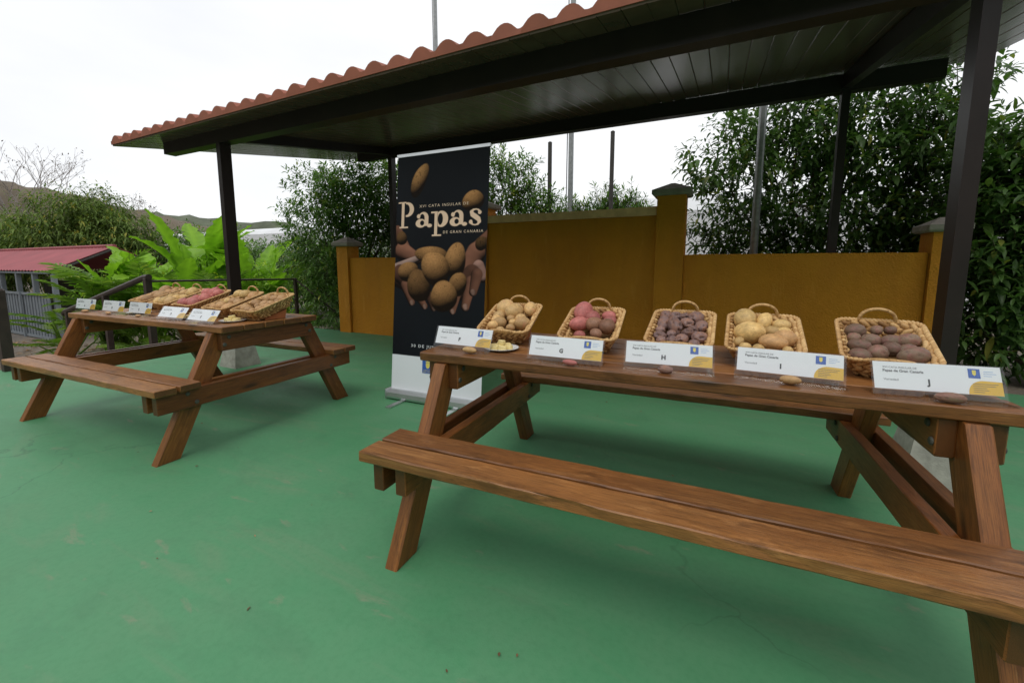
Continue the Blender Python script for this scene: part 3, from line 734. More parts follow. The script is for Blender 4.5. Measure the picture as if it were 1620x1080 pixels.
    b.inputs['Roughness'].default_value = 0.6; b.inputs['Specular IOR Level'].default_value = 0.12
    me.materials.append(m_); me.polygons.foreach_set('use_smooth', [True] * len(me.polygons))
    return me
bp = obj('print_panel', banner_print(), banner, (0, 0, 0), (-LEAN, 0, 0))
def banner_text(body, X, z, size, name='lettering', mat='cream', space=1.0, align='LEFT', width=None):
    v, f = txt(body, size, 'LEFT', space=1.3)
    xs = [p[0] for p in v]; w = max(xs) - min(xs); k = (width / w) if width else 1.0
    u, h = bu(X, z)
    v = [((p[0] - min(xs)) * k, 0.0, p[1]) for p in v]
    me = mesh(name, v, f, M[mat]); return tag(obj(name, me, bp, (u, -0.0024, h)), kind='stuff')
banner_text('XVI CATA INSULAR DE', -2.118, 1.577, 0.031, width=0.465)
banner_text('DE GRAN CANARIA', -1.905, 1.372, 0.031, width=0.365)
banner_text('30 DE JUNIO', -2.240, 0.462, 0.034, mat='white', width=0.30)
def crest(parent, x, z, s, y=-0.0024, words=True):
    """blue square with a gold crowned shield"""
    mb = MB(); mb.add([(x, y, z), (x + s * 1.0, y, z), (x + s * 1.0, y, z + s * 1.12), (x, y, z + s * 1.12)], [(0, 1, 2, 3)])
    q = mb.build('logo_panel', M['logoblue'], parent)
    mb = MB(); cx = x + s * 0.5; cz = z + s * 0.62; w, h = s * 0.17, s * 0.26; y2 = y - 0.0005
    sh = [(cx - w, cz + h * .6), (cx - w, cz - h * .3), (cx - w * .6, cz - h * .85), (cx, cz - h), (cx + w * .6, cz - h * .85), (cx + w, cz - h * .3), (cx + w, cz + h * .6)]
    mb.add([(a, y2, b) for a, b in sh], [tuple(range(7))])
    cr = [(cx - w, cz + h * .68), (cx + w, cz + h * .68), (cx + w * 1.15, cz + h * 1.25), (cx + w * .5, cz + h * 1.0), (cx, cz + h * 1.45), (cx - w * .5, cz + h * 1.0), (cx - w * 1.15, cz + h * 1.25)]
    mb.add([(a, y2, b) for a, b in cr], [tuple(range(7))])
    mb.build('crest', M['logoyel'], q)
    if words:
        for k, wd in enumerate(('CABILDO DE', 'GRAN CANARIA')):
            v, f = txt(wd, s * 0.13); xs = [p[0] for p in v]; ww = max(xs) - min(xs)
            me = mesh('lettering', [(p[0] - min(xs), 0, p[1]) for p in v], f, M['logoyel']); obj('lettering', me, q, (cx - ww / 2, y2, z + s * (0.19 - k * 0.13)))
    return q
u_, h_ = bu(-2.138, 0.252); crest(bp, u_, h_, 0.108)
mb = MB(); mb.box(-BW / 2 - 0.004, BW / 2 + 0.004, -0.009, 0.009, 2.028, 2.052); tb = mb.build('top_bar', M['alu'], banner, rot=(-LEAN, 0, 0))
def cassette():
    sec = [(-0.055, 0.012), (-0.062, 0.03), (-0.055, 0.062), (-0.02, 0.083), (0.03, 0.083), (0.058, 0.06), (0.062, 0.03), (0.055, 0.012)]
    v = [(-0.44, a, b) for a, b in sec] + [(0.44, a, b) for a, b in sec]
    f = [(i, (i + 1) % 8, 8 + (i + 1) % 8, 8 + i)[::-1] for i in range(8)] + [tuple(range(8)), tuple(range(8, 16))[::-1]]
    return mesh('cassette', v, f, M['alu'])
cs = obj('cassette', cassette(), banner)
for s in (-1, 1):
    mb = MB(); mb.box(s * 0.4405, s * 0.447, -0.066, 0.066, 0.008, 0.09) if s > 0 else mb.box(-0.447, -0.4405, -0.066, 0.066, 0.008, 0.09)
    mb.build('end_cap', M['alu'], cs)
for xf in (-0.27, 0.24):
    mb = MB(); mb.box(xf - 0.022, xf + 0.022, -0.24, 0.18, 0.002, 0.0115)
    mb.build('foot', M['alu'], banner)
mb = MB(); mb.tube([(0, 0.05, 0.06), (0, 0.03 + 0.19, 2.02)], 0.008, 8); mb.build('support_pole', M['alu'], banner)

# ------------------------------------------------------------------ baskets
BKW, BKD, BKH, TILT = 0.250, 0.341, 0.070, R(17)
def ring(t, inset, z, n):
    """rounded-rectangle outline, basket coordinates, rim plane z=0, y from 0 (front) to BKD"""
    w, d = BKW / 2 - inset, BKD / 2 - inset; r = min(0.035, w * 0.4); pts = []
    segs = [((w - r, -d), (w - r, -d + r), -90), ((w, d - r), (w - r, d - r), 0), ((-w + r, d), (-w + r, d - r), 90), ((-w, -d + r), (-w + r, -d + r), 180)]
    for (_, c, a0) in segs:
        for k in range(6):
            a = R(a0 + 18 * k); pts.append((c[0] + r * math.cos(a), c[1] + r * math.sin(a)))
    P = [Vector((x, y, 0)) for x, y in pts]; P.append(P[0])
    L = [0]
    for a, b in zip(P[:-1], P[1:]): L.append(L[-1] + (b - a).length)
    out = []
    for i in range(n):
        s = ((i + t) % n) / n * L[-1]; j = 0
        while L[j + 1] < s: j += 1
        u = (s - L[j]) / max(1e-9, L[j + 1] - L[j]); p = P[j].lerp(P[j + 1], u); d_ = (P[j + 1] - P[j]).normalized()
        out.append((Vector((p.x, p.y + BKD / 2, z)), d_))
    return out
def lump(mb, c, axis, up, rl, rw, rt, shade, nl=6, nr=6):
    axis = axis.normalized(); side = axis.cross(up).normalized(); nrm = side.cross(axis).normalized(); v = []; f = []
    for i in range(1, nl):
        a = math.pi * i / nl
        for k in range(nr):
            t = 2 * math.pi * k / nr
            v.append(tuple(c + axis * (-rl * math.cos(a)) + (side * (rw * math.cos(t)) + nrm * (rt * math.sin(t))) * math.sin(a) ** 0.8))
    n0 = len(v); v.append(tuple(c - axis * rl)); v.append(tuple(c + axis * rl))
    for i in range(nl - 2):
        for k in range(nr): f.append((i * nr + k, i * nr + (k + 1) % nr, (i + 1) * nr + (k + 1) % nr, (i + 1) * nr + k))
    for k in range(nr):
        f.append((n0, (k + 1) % nr, k)); f.append((n0 + 1, (nl - 2) * nr + k, (nl - 2) * nr + (k + 1) % nr))
    mb.add(v, f, shade)
def basket_meshes():
    rng = random.Random(11); weave = MB(); rows = 4
    for r_ in range(rows):
        q = (r_ + 0.6) / rows; inset = 0.006 + 0.036 * q ** 0.9; z = -BKH * q
        n = int(36 - 4 * q); 
        for i, (p, d_) in enumerate(ring(r_ * 0.5, inset, z, n)):
            out = Vector((d_.y, -d_.x, 0)); up = Vector((0, 0, 1))
            ax = (d_ * 0.9 + up * (0.75 if r_ % 2 == 0 else -0.75) + out * rng.uniform(-0.15, 0.15))
            lump(weave, p + Vector((rng.uniform(-.001, .001), rng.uniform(-.001, .001), rng.uniform(-.001, .001))), ax, out, 0.0225 * rng.uniform(.85, 1.2), 0.0100 * rng.uniform(.85, 1.1), 0.0100, min(1, max(0, rng.gauss(0.55, 0.28))))
    rim = MB(); n = 92
    for i, (p, d_) in enumerate(ring(0, 0.0, 0.002, n)):
        out = Vector((d_.y, -d_.x, 0))
        lump(rim, p, d_ + Vector((0, 0, 0.55)) + out * 0.5, Vector((0, 0, 1)), 0.0125, 0.0072, 0.0072, min(1, max(0, rng.gauss(0.72, 0.15))), 5, 6)
    core = MB(); N = 40  # solid backing sheet and floor, added inside the weave to block light
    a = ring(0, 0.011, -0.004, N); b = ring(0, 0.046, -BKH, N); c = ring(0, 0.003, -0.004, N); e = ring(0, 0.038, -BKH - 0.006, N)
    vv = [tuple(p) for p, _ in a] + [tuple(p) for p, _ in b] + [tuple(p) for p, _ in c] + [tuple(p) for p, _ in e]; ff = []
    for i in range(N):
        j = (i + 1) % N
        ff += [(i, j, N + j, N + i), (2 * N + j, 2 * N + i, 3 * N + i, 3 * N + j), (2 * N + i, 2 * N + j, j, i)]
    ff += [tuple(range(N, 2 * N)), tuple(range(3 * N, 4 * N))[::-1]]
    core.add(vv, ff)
    def handle(h, w, lean):
        m = MB(); K = 20
        pts = [Vector((w * math.cos(math.pi * k / K), lean * math.sin(math.pi * k / K), h * math.sin(math.pi * k / K) ** 0.8)) for k in range(K + 1)]
        m.tube(pts, 0.0055, 6)
        for k in range(K * 2):
            t = k / (K * 2) * K; i = min(int(t), K - 1); p = pts[i].lerp(pts[i + 1], t - i); d = (pts[i + 1] - pts[i]).normalized()
            lump(m, p, d + Vector((0, 0.55, 0)), Vector((0, 1, 0)), 0.0095, 0.0064, 0.0068, min(1, max(0, rng.gauss(0.62, 0.18))), 5, 5)
        return m
    out = {}
    for nm, b_, mt, sm_ in (('weave', weave, 'straw', True), ('rim', rim, 'straw', True), ('added_backing', core, 'strawdark', False), ('handle', handle(0.050, 0.054, 0.004), 'straw', True), ('handle_front', handle(0.020, 0.056, -0.022), 'straw', True)):
        out[nm] = mesh(nm, b_.v, b_.f, M[mt], sm_, {'shade': b_.a})
    return out
BKM = basket_meshes()
def wedge_mesh():
    w = 0.075; v = []; 
    for x in (-w, w): v += [(x, 0.11, 0.0), (x, 0.27, 0.0), (x, 0.285, 0.062), (x, 0.11, 0.012)]
    return mesh('wedge', v, [(0, 1, 2, 3)[::-1], (4, 5, 6, 7), (0, 4, 7, 3), (1, 2, 6, 5), (3, 7, 6, 2), (0, 1, 5, 4)], M['wedge'])
WM = wedge_mesh()
ZF = 0.75 + 0.0655
def basket_frame(x, y, yaw):
    return Matrix.Translation((x, y, ZF)) @ Matrix.Rotation(yaw, 4, 'Z') @ Matrix.Rotation(TILT, 4, 'X')
def make_basket(x, y, yaw, label):
    b = empty('woven_basket', (x, y, 0.7505), yaw); tag(b, label, 'basket', 'straw baskets set out on the tables')
    L = Matrix.Translation((0, 0, ZF - 0.7505)) @ Matrix.Rotation(TILT, 4, 'X')
    for nm in ('weave', 'rim', 'added_backing'):
        o = obj(nm, BKM[nm], b); o.matrix_local = L
        if nm == 'weave': o['kind'] = 'stuff'
    o = obj('handle', BKM['handle'], b); o.matrix_local = L @ Matrix.Translation((0, BKD - 0.002, 0.0))
    o = obj('handle', BKM['handle_front'], b); o.matrix_local = L @ Matrix.Translation((0, 0.002, 0.0))
    return b
def make_wedge(x, y, yaw, label):
    o = obj('basket_wedge', WM, None, (x, y, 0.7505), (0, 0, yaw)); tag(o, label, 'wedge', 'terracotta wedges propping up the baskets')
    return o

# ------------------------------------------------------------------ potatoes
def potato_mesh(name, seed, kind, mat):
    rng = np.random.default_rng(seed); nu, nv = 26, 18
    th = np.linspace(0, math.pi, nv); D = [(0, 0, 1.0)]
    for i in range(1, nv - 1):
        for k in range(nu):
            t = 2 * math.pi * k / nu; D.append((math.sin(th[i]) * math.cos(t), math.sin(th[i]) * math.sin(t), math.cos(th[i])))
    D.append((0, 0, -1.0)); D = np.array(D); r = np.ones(len(D)); eye = np.zeros(len(D))
    for _ in range(5):
        w = rng.normal(size=3); w /= np.linalg.norm(w); ph = rng.uniform(0, 6.28)
        r += rng.uniform(0.02, 0.055) * np.sin(2.2 * (D @ w) * rng.uniform(0.7, 1.3) + ph)
    ne, dep, wd = {'smooth': (7, 0.03, 0.16), 'knobbly': (15, 0.20, 0.22), 'mid': (12, 0.10, 0.18)}[kind]
    for _ in range(ne):
        w = rng.normal(size=3); w /= np.linalg.norm(w); a = np.arccos(np.clip(D @ w, -1, 1))
        g = np.exp(-(a / wd) ** 2); r -= dep * g; eye = np.maximum(eye, np.exp(-(a / (wd * 0.8)) ** 2))
        r += dep * 0.45 * np.exp(-((a - wd * 1.6) / (wd * 0.8)) ** 2)
    P = D * r[:, None]
    P[:, 0] *= 0.5; P[:, 1] *= 0.5; P[:, 2] *= 0.5
    P[:, 0] += 0.06 * (P[:, 1] ** 2) * rng.uniform(-1, 1)
    f = [(0, 1 + k, 1 + (k + 1) % nu) for k in range(nu)]
    for i in range(nv - 3):
        for k in range(nu): a = 1 + i * nu; f.append((a + k, a + nu + k, a + nu + (k + 1) % nu, a + (k + 1) % nu))
    last = len(D) - 1; a = 1 + (nv - 3) * nu
    f += [(last, a + (k + 1) % nu, a + k) for k in range(nu)]
    return mesh(name, P, f, mat, True, {'eye': eye})
def pot_set(mat, kind, s0): return [potato_mesh('potato', s0 + i, kind, M[mat]) for i in range(5)]
PS = {'F': pot_set('potF', 'smooth', 100), 'G': pot_set('potG', 'smooth', 120), 'Br': pot_set('potBrown', 'smooth', 140), 'H': pot_set('potH', 'knobbly', 160),
      'I': pot_set('potI', 'smooth', 180), 'J': pot_set('potJ', 'mid', 200), 'T': pot_set('potTan', 'smooth', 220)}
PSC = {'F': 1.02, 'G': 1.04, 'H': 0.88, 'I': 0.93, 'J': 0.86, 'T': 0.90}
NFILL = {'F': 13, 'G': 11, 'H': 20, 'I': 13, 'J': 13}
ORD = ['first', 'second', 'third', 'fourth', 'fifth', 'sixth', 'seventh', 'eighth']
def fill_basket(x, y, yaw, items, setkey, where, colour, seed):
    """items: (across, along, width, height, [variety]) measured in the rim plane"""
    rng = random.Random(seed); F = basket_frame(x, y, yaw); made = []
    items = list(items)
    for k_ in range(400):                                   # small ones showing in the gaps of the pile
        if len(items) >= NFILL.get(setkey if where.startswith('basket') else '', 14): break
        px, py, ps = rng.uniform(-0.085, 0.085), rng.uniform(0.05, 0.29), rng.uniform(0.040, 0.052)
        if all(math.hypot(px - q[0], (py - q[1])) > 0.38 * (ps + max(q[2], q[3])) for q in items): items.append((px, py, ps, ps))
    for i, it in enumerate(items):
        bx, by, w, h = it[0], it[1], it[2] * PSC.get(setkey, 1.0), it[3] * PSC.get(setkey, 1.0); key = it[4] if len(it) > 4 else setkey
        wx = max(w, 0.03); wy = max(h * 1.12, wx * 0.72); wz = 0.5 * (wx + wy) * 0.86
        q = min(0.5 * BKW - 0.030 - wx * 0.36, max(-0.5 * BKW + 0.030 + wx * 0.36, bx))
        yy = min(BKD - 0.022 - wy * 0.36, max(0.022 + wy * 0.36, by))
        zz = max(-BKH + wz * 0.5 + 0.002, -0.016) + (0.012 if max(w, h) > 0.078 else 0) + 0.010 * (yy / BKD)
        o = obj('potato', PS[key][rng.randrange(5)])
        o.matrix_world = F @ Matrix.Translation((q, yy, zz)) @ Matrix.Rotation(rng.uniform(-0.5, 0.5), 4, 'Z') @ Matrix.Rotation(rng.uniform(-0.5, 0.5), 4, 'X') @ Matrix.Rotation(rng.choice((0, math.pi)), 4, 'Y') @ Matrix.Diagonal((wx, wy, wz, 1))
        made.append((yy, q, o, key))
    made.sort(key=lambda t: t[0]); n = len(made); k = (n + 2) // 3
    rows = [made[i:i + k] for i in range(0, n, k)]; nm = ['front', 'middle', 'back']
    for r_, row in enumerate(rows):
        row.sort(key=lambda t: t[1])
        for j, (_, _, o, key) in enumerate(row):
            c = {'Br': 'earthy brown', 'T': 'tan'}.get(key, colour)
            tag(o, f'{c} potato, {ORD[j]} from left, {nm[min(r_, 2)]} row, {where}', 'potato', 'potatoes in ' + where)
B_BASK = {'F': (-0.905, 1.737, R(9.0)), 'G': (-0.492, 1.718, R(4.7)), 'H': (-0.133, 1.752, R(-1)), 'I': (0.165, 1.742, R(-2.2)), 'J': (0.516, 1.727, R(-7))}
POT = {
'F': [(-0.085, 0.28, 0.096, 0.087), (0.002, 0.237, 0.089, 0.103), (0.075, 0.285, 0.062, 0.086), (0.07, 0.135, 0.075, 0.062), (-0.047, 0.130, 0.063, 0.054), (-0.100, 0.202, 0.066, 0.066), (-0.090, 0.098, 0.054, 0.040), (0.023, 0.080, 0.043, 0.036), (-0.020, 0.048, 0.043, 0.032)],
'G': [(-0.075, 0.300, 0.086, 0.100), (-0.061, 0.152, 0.088, 0.060), (-0.012, 0.240, 0.074, 0.07), (0.008, 0.161, 0.079, 0.063, 'Br'), (0.060, 0.275, 0.07, 0.05), (0.089, 0.222, 0.064, 0.045), (0.082, 0.145, 0.074, 0.079, 'Br'), (0.028, 0.090, 0.052, 0.045, 'Br'), (-0.039, 0.065, 0.055, 0.04)],
'H': [(-0.090, 0.300, 0.058, 0.05), (-0.036, 0.305, 0.063, 0.054), (0.050, 0.300, 0.067, 0.071), (-0.080, 0.215, 0.064, 0.07), (-0.028, 0.180, 0.060, 0.095), (0.018, 0.238, 0.06, 0.056), (0.030, 0.135, 0.056, 0.068), (0.085, 0.212, 0.058, 0.062), (-0.080, 0.100, 0.060, 0.050), (0.080, 0.110, 0.064, 0.056), (0.005, 0.300, 0.053, 0.044), (-0.024, 0.068, 0.055, 0.045), (0.060, 0.052, 0.05, 0.04)],
'I': [(-0.066, 0.290, 0.100, 0.100), (-0.045, 0.170, 0.125, 0.094), (0.010, 0.275, 0.061, 0.085), (0.067, 0.268, 0.07, 0.05), (0.038, 0.205, 0.068, 0.05), (0.030, 0.090, 0.100, 0.068, 'T'), (0.088, 0.125, 0.084, 0.078, 'T'), (0.088, 0.200, 0.064, 0.045), (-0.088, 0.100, 0.042, 0.044), (-0.062, 0.062, 0.050, 0.038)],
'J': [(-0.069, 0.256, 0.080, 0.066), (-0.082, 0.130, 0.086, 0.055), (-0.075, 0.066, 0.076, 0.055), (-0.030, 0.190, 0.065, 0.046), (-0.020, 0.093, 0.069, 0.071), (0.025, 0.191, 0.075, 0.055), (0.018, 0.130, 0.072, 0.056), (0.080, 0.197, 0.084, 0.06), (0.060, 0.130, 0.072, 0.05), (0.075, 0.072, 0.094, 0.06), (-0.095, 0.200, 0.05, 0.046)]}
WHAT = {'F': ('F', 'pale buff'), 'G': ('G', 'smooth pink'), 'H': ('H', 'knobbly purple'), 'I': ('I', 'pale yellow'), 'J': ('J', 'mauve brown')}
for k, (x, y, yw) in B_BASK.items():
    make_basket(x, y, yw, f'tilted straw basket of {WHAT[k][1]} potatoes behind card {k}')
    make_wedge(x, y, yw, f'terracotta wedge propping up the straw basket behind card {k}')
    fill_basket(x, y, yw, POT[k], WHAT[k][0], f'basket behind card {k}', WHAT[k][1], ord(k))
A_BASK = [(-4.43, 1.80, 'T', 'tan', 'A'), (-4.035, 1.765, 'I', 'pale yellow', 'B'), (-3.70, 1.775, 'G', 'pink', 'C'), (-3.22, 1.735, 'T', 'tan', 'D'), (-2.865, 1.728, 'T', 'tan', 'E')]
ADESC = {'A': 'leftmost basket on the far table', 'B': 'second basket from left on the far table', 'C': 'middle basket on the far table', 'D': 'second basket from right on the far table', 'E': 'rightmost basket on the far table'}
for i, (x, y, key, colr, let) in enumerate(A_BASK):
    yw = R(3); rng = random.Random(40 + i)
    make_basket(x, y, yw, f'tilted straw basket of {colr} potatoes, the {ADESC[let]}')
    make_wedge(x, y, yw, f'terracotta wedge under the {ADESC[let]}')
    items = []
    for r_, yy in enumerate((0.07, 0.165, 0.265)):
        for c_, xx in enumerate((-0.075, 0.0, 0.075)):
            s = rng.uniform(0.066, 0.094)
            items.append((xx + rng.uniform(-.012, .012), yy + rng.uniform(-.012, .012), s, s * rng.uniform(0.85, 1.15), ('I' if (let in 'D' and rng.random() < .4) else ('F' if let == 'B' and rng.random() < .3 else key))))
    fill_basket(x, y, yw, items, key, ADESC[let], colr, 70 + i)

# ------------------------------------------------------------------ sign cards in clear holders
CW, CHT, CLEAN = 0.310, 0.100, R(22)
txtcache = {}
def text_geo(body, size, width=None, bold=0.0):
    k = (body, size, width, bold)
    if k not in txtcache:
        v, f = txt(body, size, bold=bold); x0 = min(p[0] for p in v); w = max(p[0] for p in v) - x0; s = (width / w) if width else 1
        txtcache[k] = ([((p[0] - x0) * s, 0.0, p[1]) for p in v], f)
    return txtcache[k]
def card_parts():
    P = {}
    mb = MB(); mb.add([(-0.1485, 0, 0.0175), (0.1485, 0, 0.0175), (0.1485, 0, CHT - 0.002), (-0.1485, 0, CHT - 0.002),
                       (-0.1485, 0.0006, 0.0175), (0.1485, 0.0006, 0.0175), (0.1485, 0.0006, CHT - 0.002), (-0.1485, 0.0006, CHT - 0.002)],
                      [(0, 1, 2, 3), (7, 6, 5, 4), (0, 4, 5, 1), (1, 5, 6, 2), (2, 6, 7, 3), (3, 7, 4, 0)])
    P['paper'] = mesh('paper', mb.v, mb.f, M['white'])
    mb = MB(); mb.box(-CW / 2, CW / 2, -0.0030, -0.0012, 0.0, CHT); P['front'] = mesh('clear_front', mb.v, mb.f, M['acrylic'])
    mb = MB(); mb.box(-CW / 2, CW / 2, -0.045, 0.075, 0.0, 0.0018); P['base'] = mesh('clear_base', mb.v, mb.f, M['acrylic'])
    y = -0.0004
    mb = MB()
    for body, s, x, z, w, bd in (('XVI CATA INSULAR DE', 0.0085, -0.125, 0.079, 0.083, 0.0), ('Papas de Gran Canaria', 0.0105, -0.125, 0.0685, 0.098, 0.0003)):
        v, f = text_geo(body, s, w, bd); mb.add([(p[0] + x, y, p[2] + z) for p in v], f)
    P['heading'] = mesh('heading', mb.v, mb.f, M['inkgrey'])
    mb = MB(); v, f = text_geo('Variedad', 0.009, 0.036); mb.add([(p[0] - 0.125, y, p[2] + 0.043) for p in v], f); P['caption'] = mesh('caption', mb.v, mb.f, M['inkgrey'])
    pts = [(0.072, 0.0180), (0.1483, 0.0180), (0.1483, 0.056)]
    for k in range(9): a = R(85 + 95 * k / 8); pts.append((0.108 + 0.036 * math.cos(a), 0.022 + 0.0355 * math.sin(a)))
    mb = MB(); mb.add([(a, y, b) for a, b in pts], [tuple(range(len(pts)))]); P['blob'] = mesh('yellow_panel', mb.v, mb.f, M['blob'])
    mb = MB()
    for k, w in enumerate((0.056, 0.050, 0.030, 0.034, 0.024)):
        z = 0.0475 - k * 0.0058; mb.add([(0.083, 2 * y, z), (0.083 + w, 2 * y, z), (0.083 + w, 2 * y, z + 0.0013), (0.083, 2 * y, z + 0.0013)], [(0, 1, 2, 3)])
    P['lines'] = mesh('small_print', mb.v, mb.f, M['inkgrey'])
    mb = MB()
    for k, w in enumerate((0.022, 0.028, 0.018)):
        z = 0.083 - k * 0.0062; mb.add([(0.110, y, z), (0.110 + w, y, z), (0.110 + w, y, z + 0.0014), (0.110, y, z + 0.0014)], [(0, 1, 2, 3)])
    P['side'] = mesh('side_print', mb.v, mb.f, M['inkblue'])
    return P
CP = card_parts()
def make_card(x, y, yaw, letter, label, lean=CLEAN):
    c = empty('sign_card', (x, y, 0.7505), yaw); tag(c, label, 'sign', 'lettered variety cards in clear stands')
    rt = (-lean, 0, 0)
    pa = obj('paper', CP['paper'], c, (0, 0, 0.0025), rt)
    obj('clear_front', CP['front'], c, (0, 0, 0.0025), rt); obj('clear_base', CP['base'], c)
    for k in ('heading', 'caption', 'side'): obj(CP[k].name.split('.')[0], CP[k], pa)
    b = obj('yellow_panel', CP['blob'], pa); obj('small_print', CP['lines'], pa)
    v, f = text_geo(letter, 0.0225, None, 0.0011)
    obj('letter', mesh('letter', [(p[0] - 0.022, -0.0004, p[2] + 0.036) for p in v], f, M['ink']), pa)
    y_ = -0.0004; x0, z0, s = 0.0755, 0.0635, 0.0270
    mb = MB(); mb.add([(x0, y_, z0), (x0 + s, y_, z0), (x0 + s, y_, z0 + s), (x0, y_, z0 + s)], [(0, 1, 2, 3)]); mb.build('logo_panel', M['logoblue'], pa)
    mb = MB(); cx, cz = x0 + s / 2, z0 + s * 0.55; w, h = s * 0.16, s * 0.3
    mb.add([(cx - w, 2 * y_, cz + h), (cx - w, 2 * y_, cz - h * .4), (cx, 2 * y_, cz - h), (cx + w, 2 * y_, cz - h * .4), (cx + w, 2 * y_, cz + h)], [(0, 1, 2, 3, 4)])
    mb.build('crest', M['logoyel'], pa)
    return c
for let, (x0, y0), (x1, y1) in (('F', (-1.184, 1.583), (-0.870, 1.572)), ('G', (-0.684, 1.536), (-0.371, 1.536)), ('H', (-0.303, 1.576), (0.006, 1.604)), ('I', (0.070, 1.626), (0.375, 1.605)), ('J', (0.428, 1.558), (0.740, 1.606))):
    make_card((x0 + x1) / 2, (y0 + y1) / 2, math.atan2(y1 - y0, x1 - x0), let, f'white variety card lettered {let} in a clear slanted stand')
for let, x, y, a, ln in (('A', -4.675, 1.555, 3, 12), ('B', -4.245, 1.568, 3, 14), ('C', -3.88, 1.586, 2, 14), ('D', -3.41, 1.558, 2, 34), ('E', -3.03, 1.550, 1, 34)):
    make_card(x, y, R(a), let, f'small white variety card lettered {let} on the far table', R(ln))
# sample potatoes lying at the foot of the cards
for let, x, y, key, w, h, d in (('F', -0.945, 1.525, 'F', 0.085, 0.034, 0.030), ('G', -0.490, 1.500, 'G', 0.070, 0.030, 0.026), ('H', -0.150, 1.545, 'H', 0.060, 0.030, 0.030), ('I', 0.225, 1.565, 'T', 0.072, 0.034, 0.032), ('J', 0.598, 1.550, 'J', 0.085, 0.036, 0.032),
                                ('A', -4.55, 1.515, 'T', 0.080, 0.035, 0.022), ('B', -4.19, 1.525, 'T', 0.070, 0.035, 0.022), ('C', -3.79, 1.545, 'T', 0.065, 0.035, 0.020)):
    o = obj('sample_potato', PS[key][ord(let) % 5], None, (x, y, 0.7525 + d * 0.42), (0, 0, R(6 if let < 'F' else -4)), (w * 0.82, h * 0.9, d * 0.9))
    tag(o, f'single small potato lying at the foot of card {let}', 'potato')
def plate_mesh():
    prof = [(0.0, 0.004), (0.045, 0.004), (0.056, 0.007), (0.078, 0.0135), (0.080, 0.0125), (0.058, 0.004), (0.046, 0.0), (0.0, 0.0)]
    n = 28; v = []; f = []
    for r_, z in prof:
        for k in range(n): v.append((r_ * math.cos(2 * math.pi * k / n), r_ * math.sin(2 * math.pi * k / n), z))
    for i in range(len(prof) - 1):
        for k in range(n): f.append((i * n + k, i * n + (k + 1) % n, (i + 1) * n + (k + 1) % n, (i + 1) * n + k)[::-1])
    return mesh('plate', v, f, M['ceramic'], True)
PLM = plate_mesh()
def slice_mesh(seed):
    rng = random.Random(seed); n = 12; v = []; f = []
    for z, s in ((0, 0.93), (0.003, 1.0), (0.017, 1.0), (0.020, 0.93)):
        for k in range(n):
            a = 2 * math.pi * k / n; r_ = s * (1 + 0.08 * math.sin(2 * a + seed))
            v.append((0.024 * r_ * math.cos(a), 0.017 * r_ * math.sin(a), z))
    for i in range(3):
        for k in range(n): f.append((i * n + k, i * n + (k + 1) % n, (i + 1) * n + (k + 1) % n, (i + 1) * n + k))
    f.append(tuple(range(n))[::-1]); f.append(tuple(3 * n + k for k in range(n)))
    return mesh('potato_piece', v, f, M['slice'], False)
PDIR = ['right', 'back right', 'back left', 'left', 'front left', 'front right', 'top']
SLM = [slice_mesh(i) for i in range(3)]
for i, (x, y, lab) in enumerate(((-0.860, 1.655, 'behind card F'), (-2.905, 1.690, 'beside card E'), (-3.330, 1.670, 'behind card D'), (-4.065, 1.665, 'behind card B'))):
    p = obj('plate', PLM, None, (x, y, 0.7508)); tag(p, f'small white plate of cut potato {lab}', 'plate', 'plates of cut potato')
    rng = random.Random(i); 
    for k in range(7):
        a = 2 * math.pi * k / 6; r_ = 0.034 if k < 6 else 0
        s = obj('potato_piece', SLM[k % 3], None, (x + r_ * math.cos(a), y + r_ * math.sin(a), 0.7555 + (0.019 if k == 6 else 0)), (rng.uniform(-.15, .15), rng.uniform(-.15, .15), rng.uniform(0, 6)))
        tag(s, f'piece of cut yellow potato at the {PDIR[k]} of the plate {lab}', 'potato piece', 'cut potato pieces ' + lab)

# ------------------------------------------------------------------ railing and ramp posts
def railing(name, label, posts, rails):
    r = empty(name, posts[0][0]); r.location = (0, 0, 0); tag(r, label, 'handrail')
    for (p, top, w) in posts:
        mb = MB(); mb.box(p[0] - w / 2, p[0] + w / 2, p[1] - w / 2, p[1] + w / 2, p[2], top); mb.build('post', M['railpaint'], r)
        mb = MB(); mb.tube([(p[0], p[1], top - 0.005), (p[0], p[1], top + 0.02)], [w * 0.62, w * 0.45], 10); mb.build('post_cap', M['railpaint'], r)
    for pts, rad in rails:
        mb = MB(); mb.tube(pts, rad, 8); mb.build('rail', M['railpaint'], r)
def rz_(x): return 0.93 + (x + 7.2) * 0.222
railing('ramp_handrail', 'sloping brown metal handrail running down the ramp behind the far table',
        [((-7.20, 3.08, -0.07), 0.93, 0.075), ((-8.50, 3.08, -0.36), rz_(-8.50), 0.07), ((-9.90, 3.08, -0.66), rz_(-9.90), 0.07)],
        [([(-7.15, 3.08, 0.955), (-7.25, 3.08, 0.95), (-10.0, 3.08, rz_(-10.0) + 0.02), (-10.06, 3.08, rz_(-10.0) - 0.02)], 0.042)])
railing('terrace_railing', 'thin dark level railing along the terrace edge beside the plants',
        [((-7.16, 5.36, -0.7), 0.86, 0.05), ((-7.14, 4.20, -0.7), 0.865, 0.035)],
        [([(-7.20, 3.125, 0.895), (-7.16, 5.38, 0.855)], 0.016), ([(-7.20, 3.125, 0.52), (-7.16, 5.38, 0.48)], 0.010), ([(-7.16, 5.36, 0.85), (-6.55, 5.75, 0.20)], 0.014)])
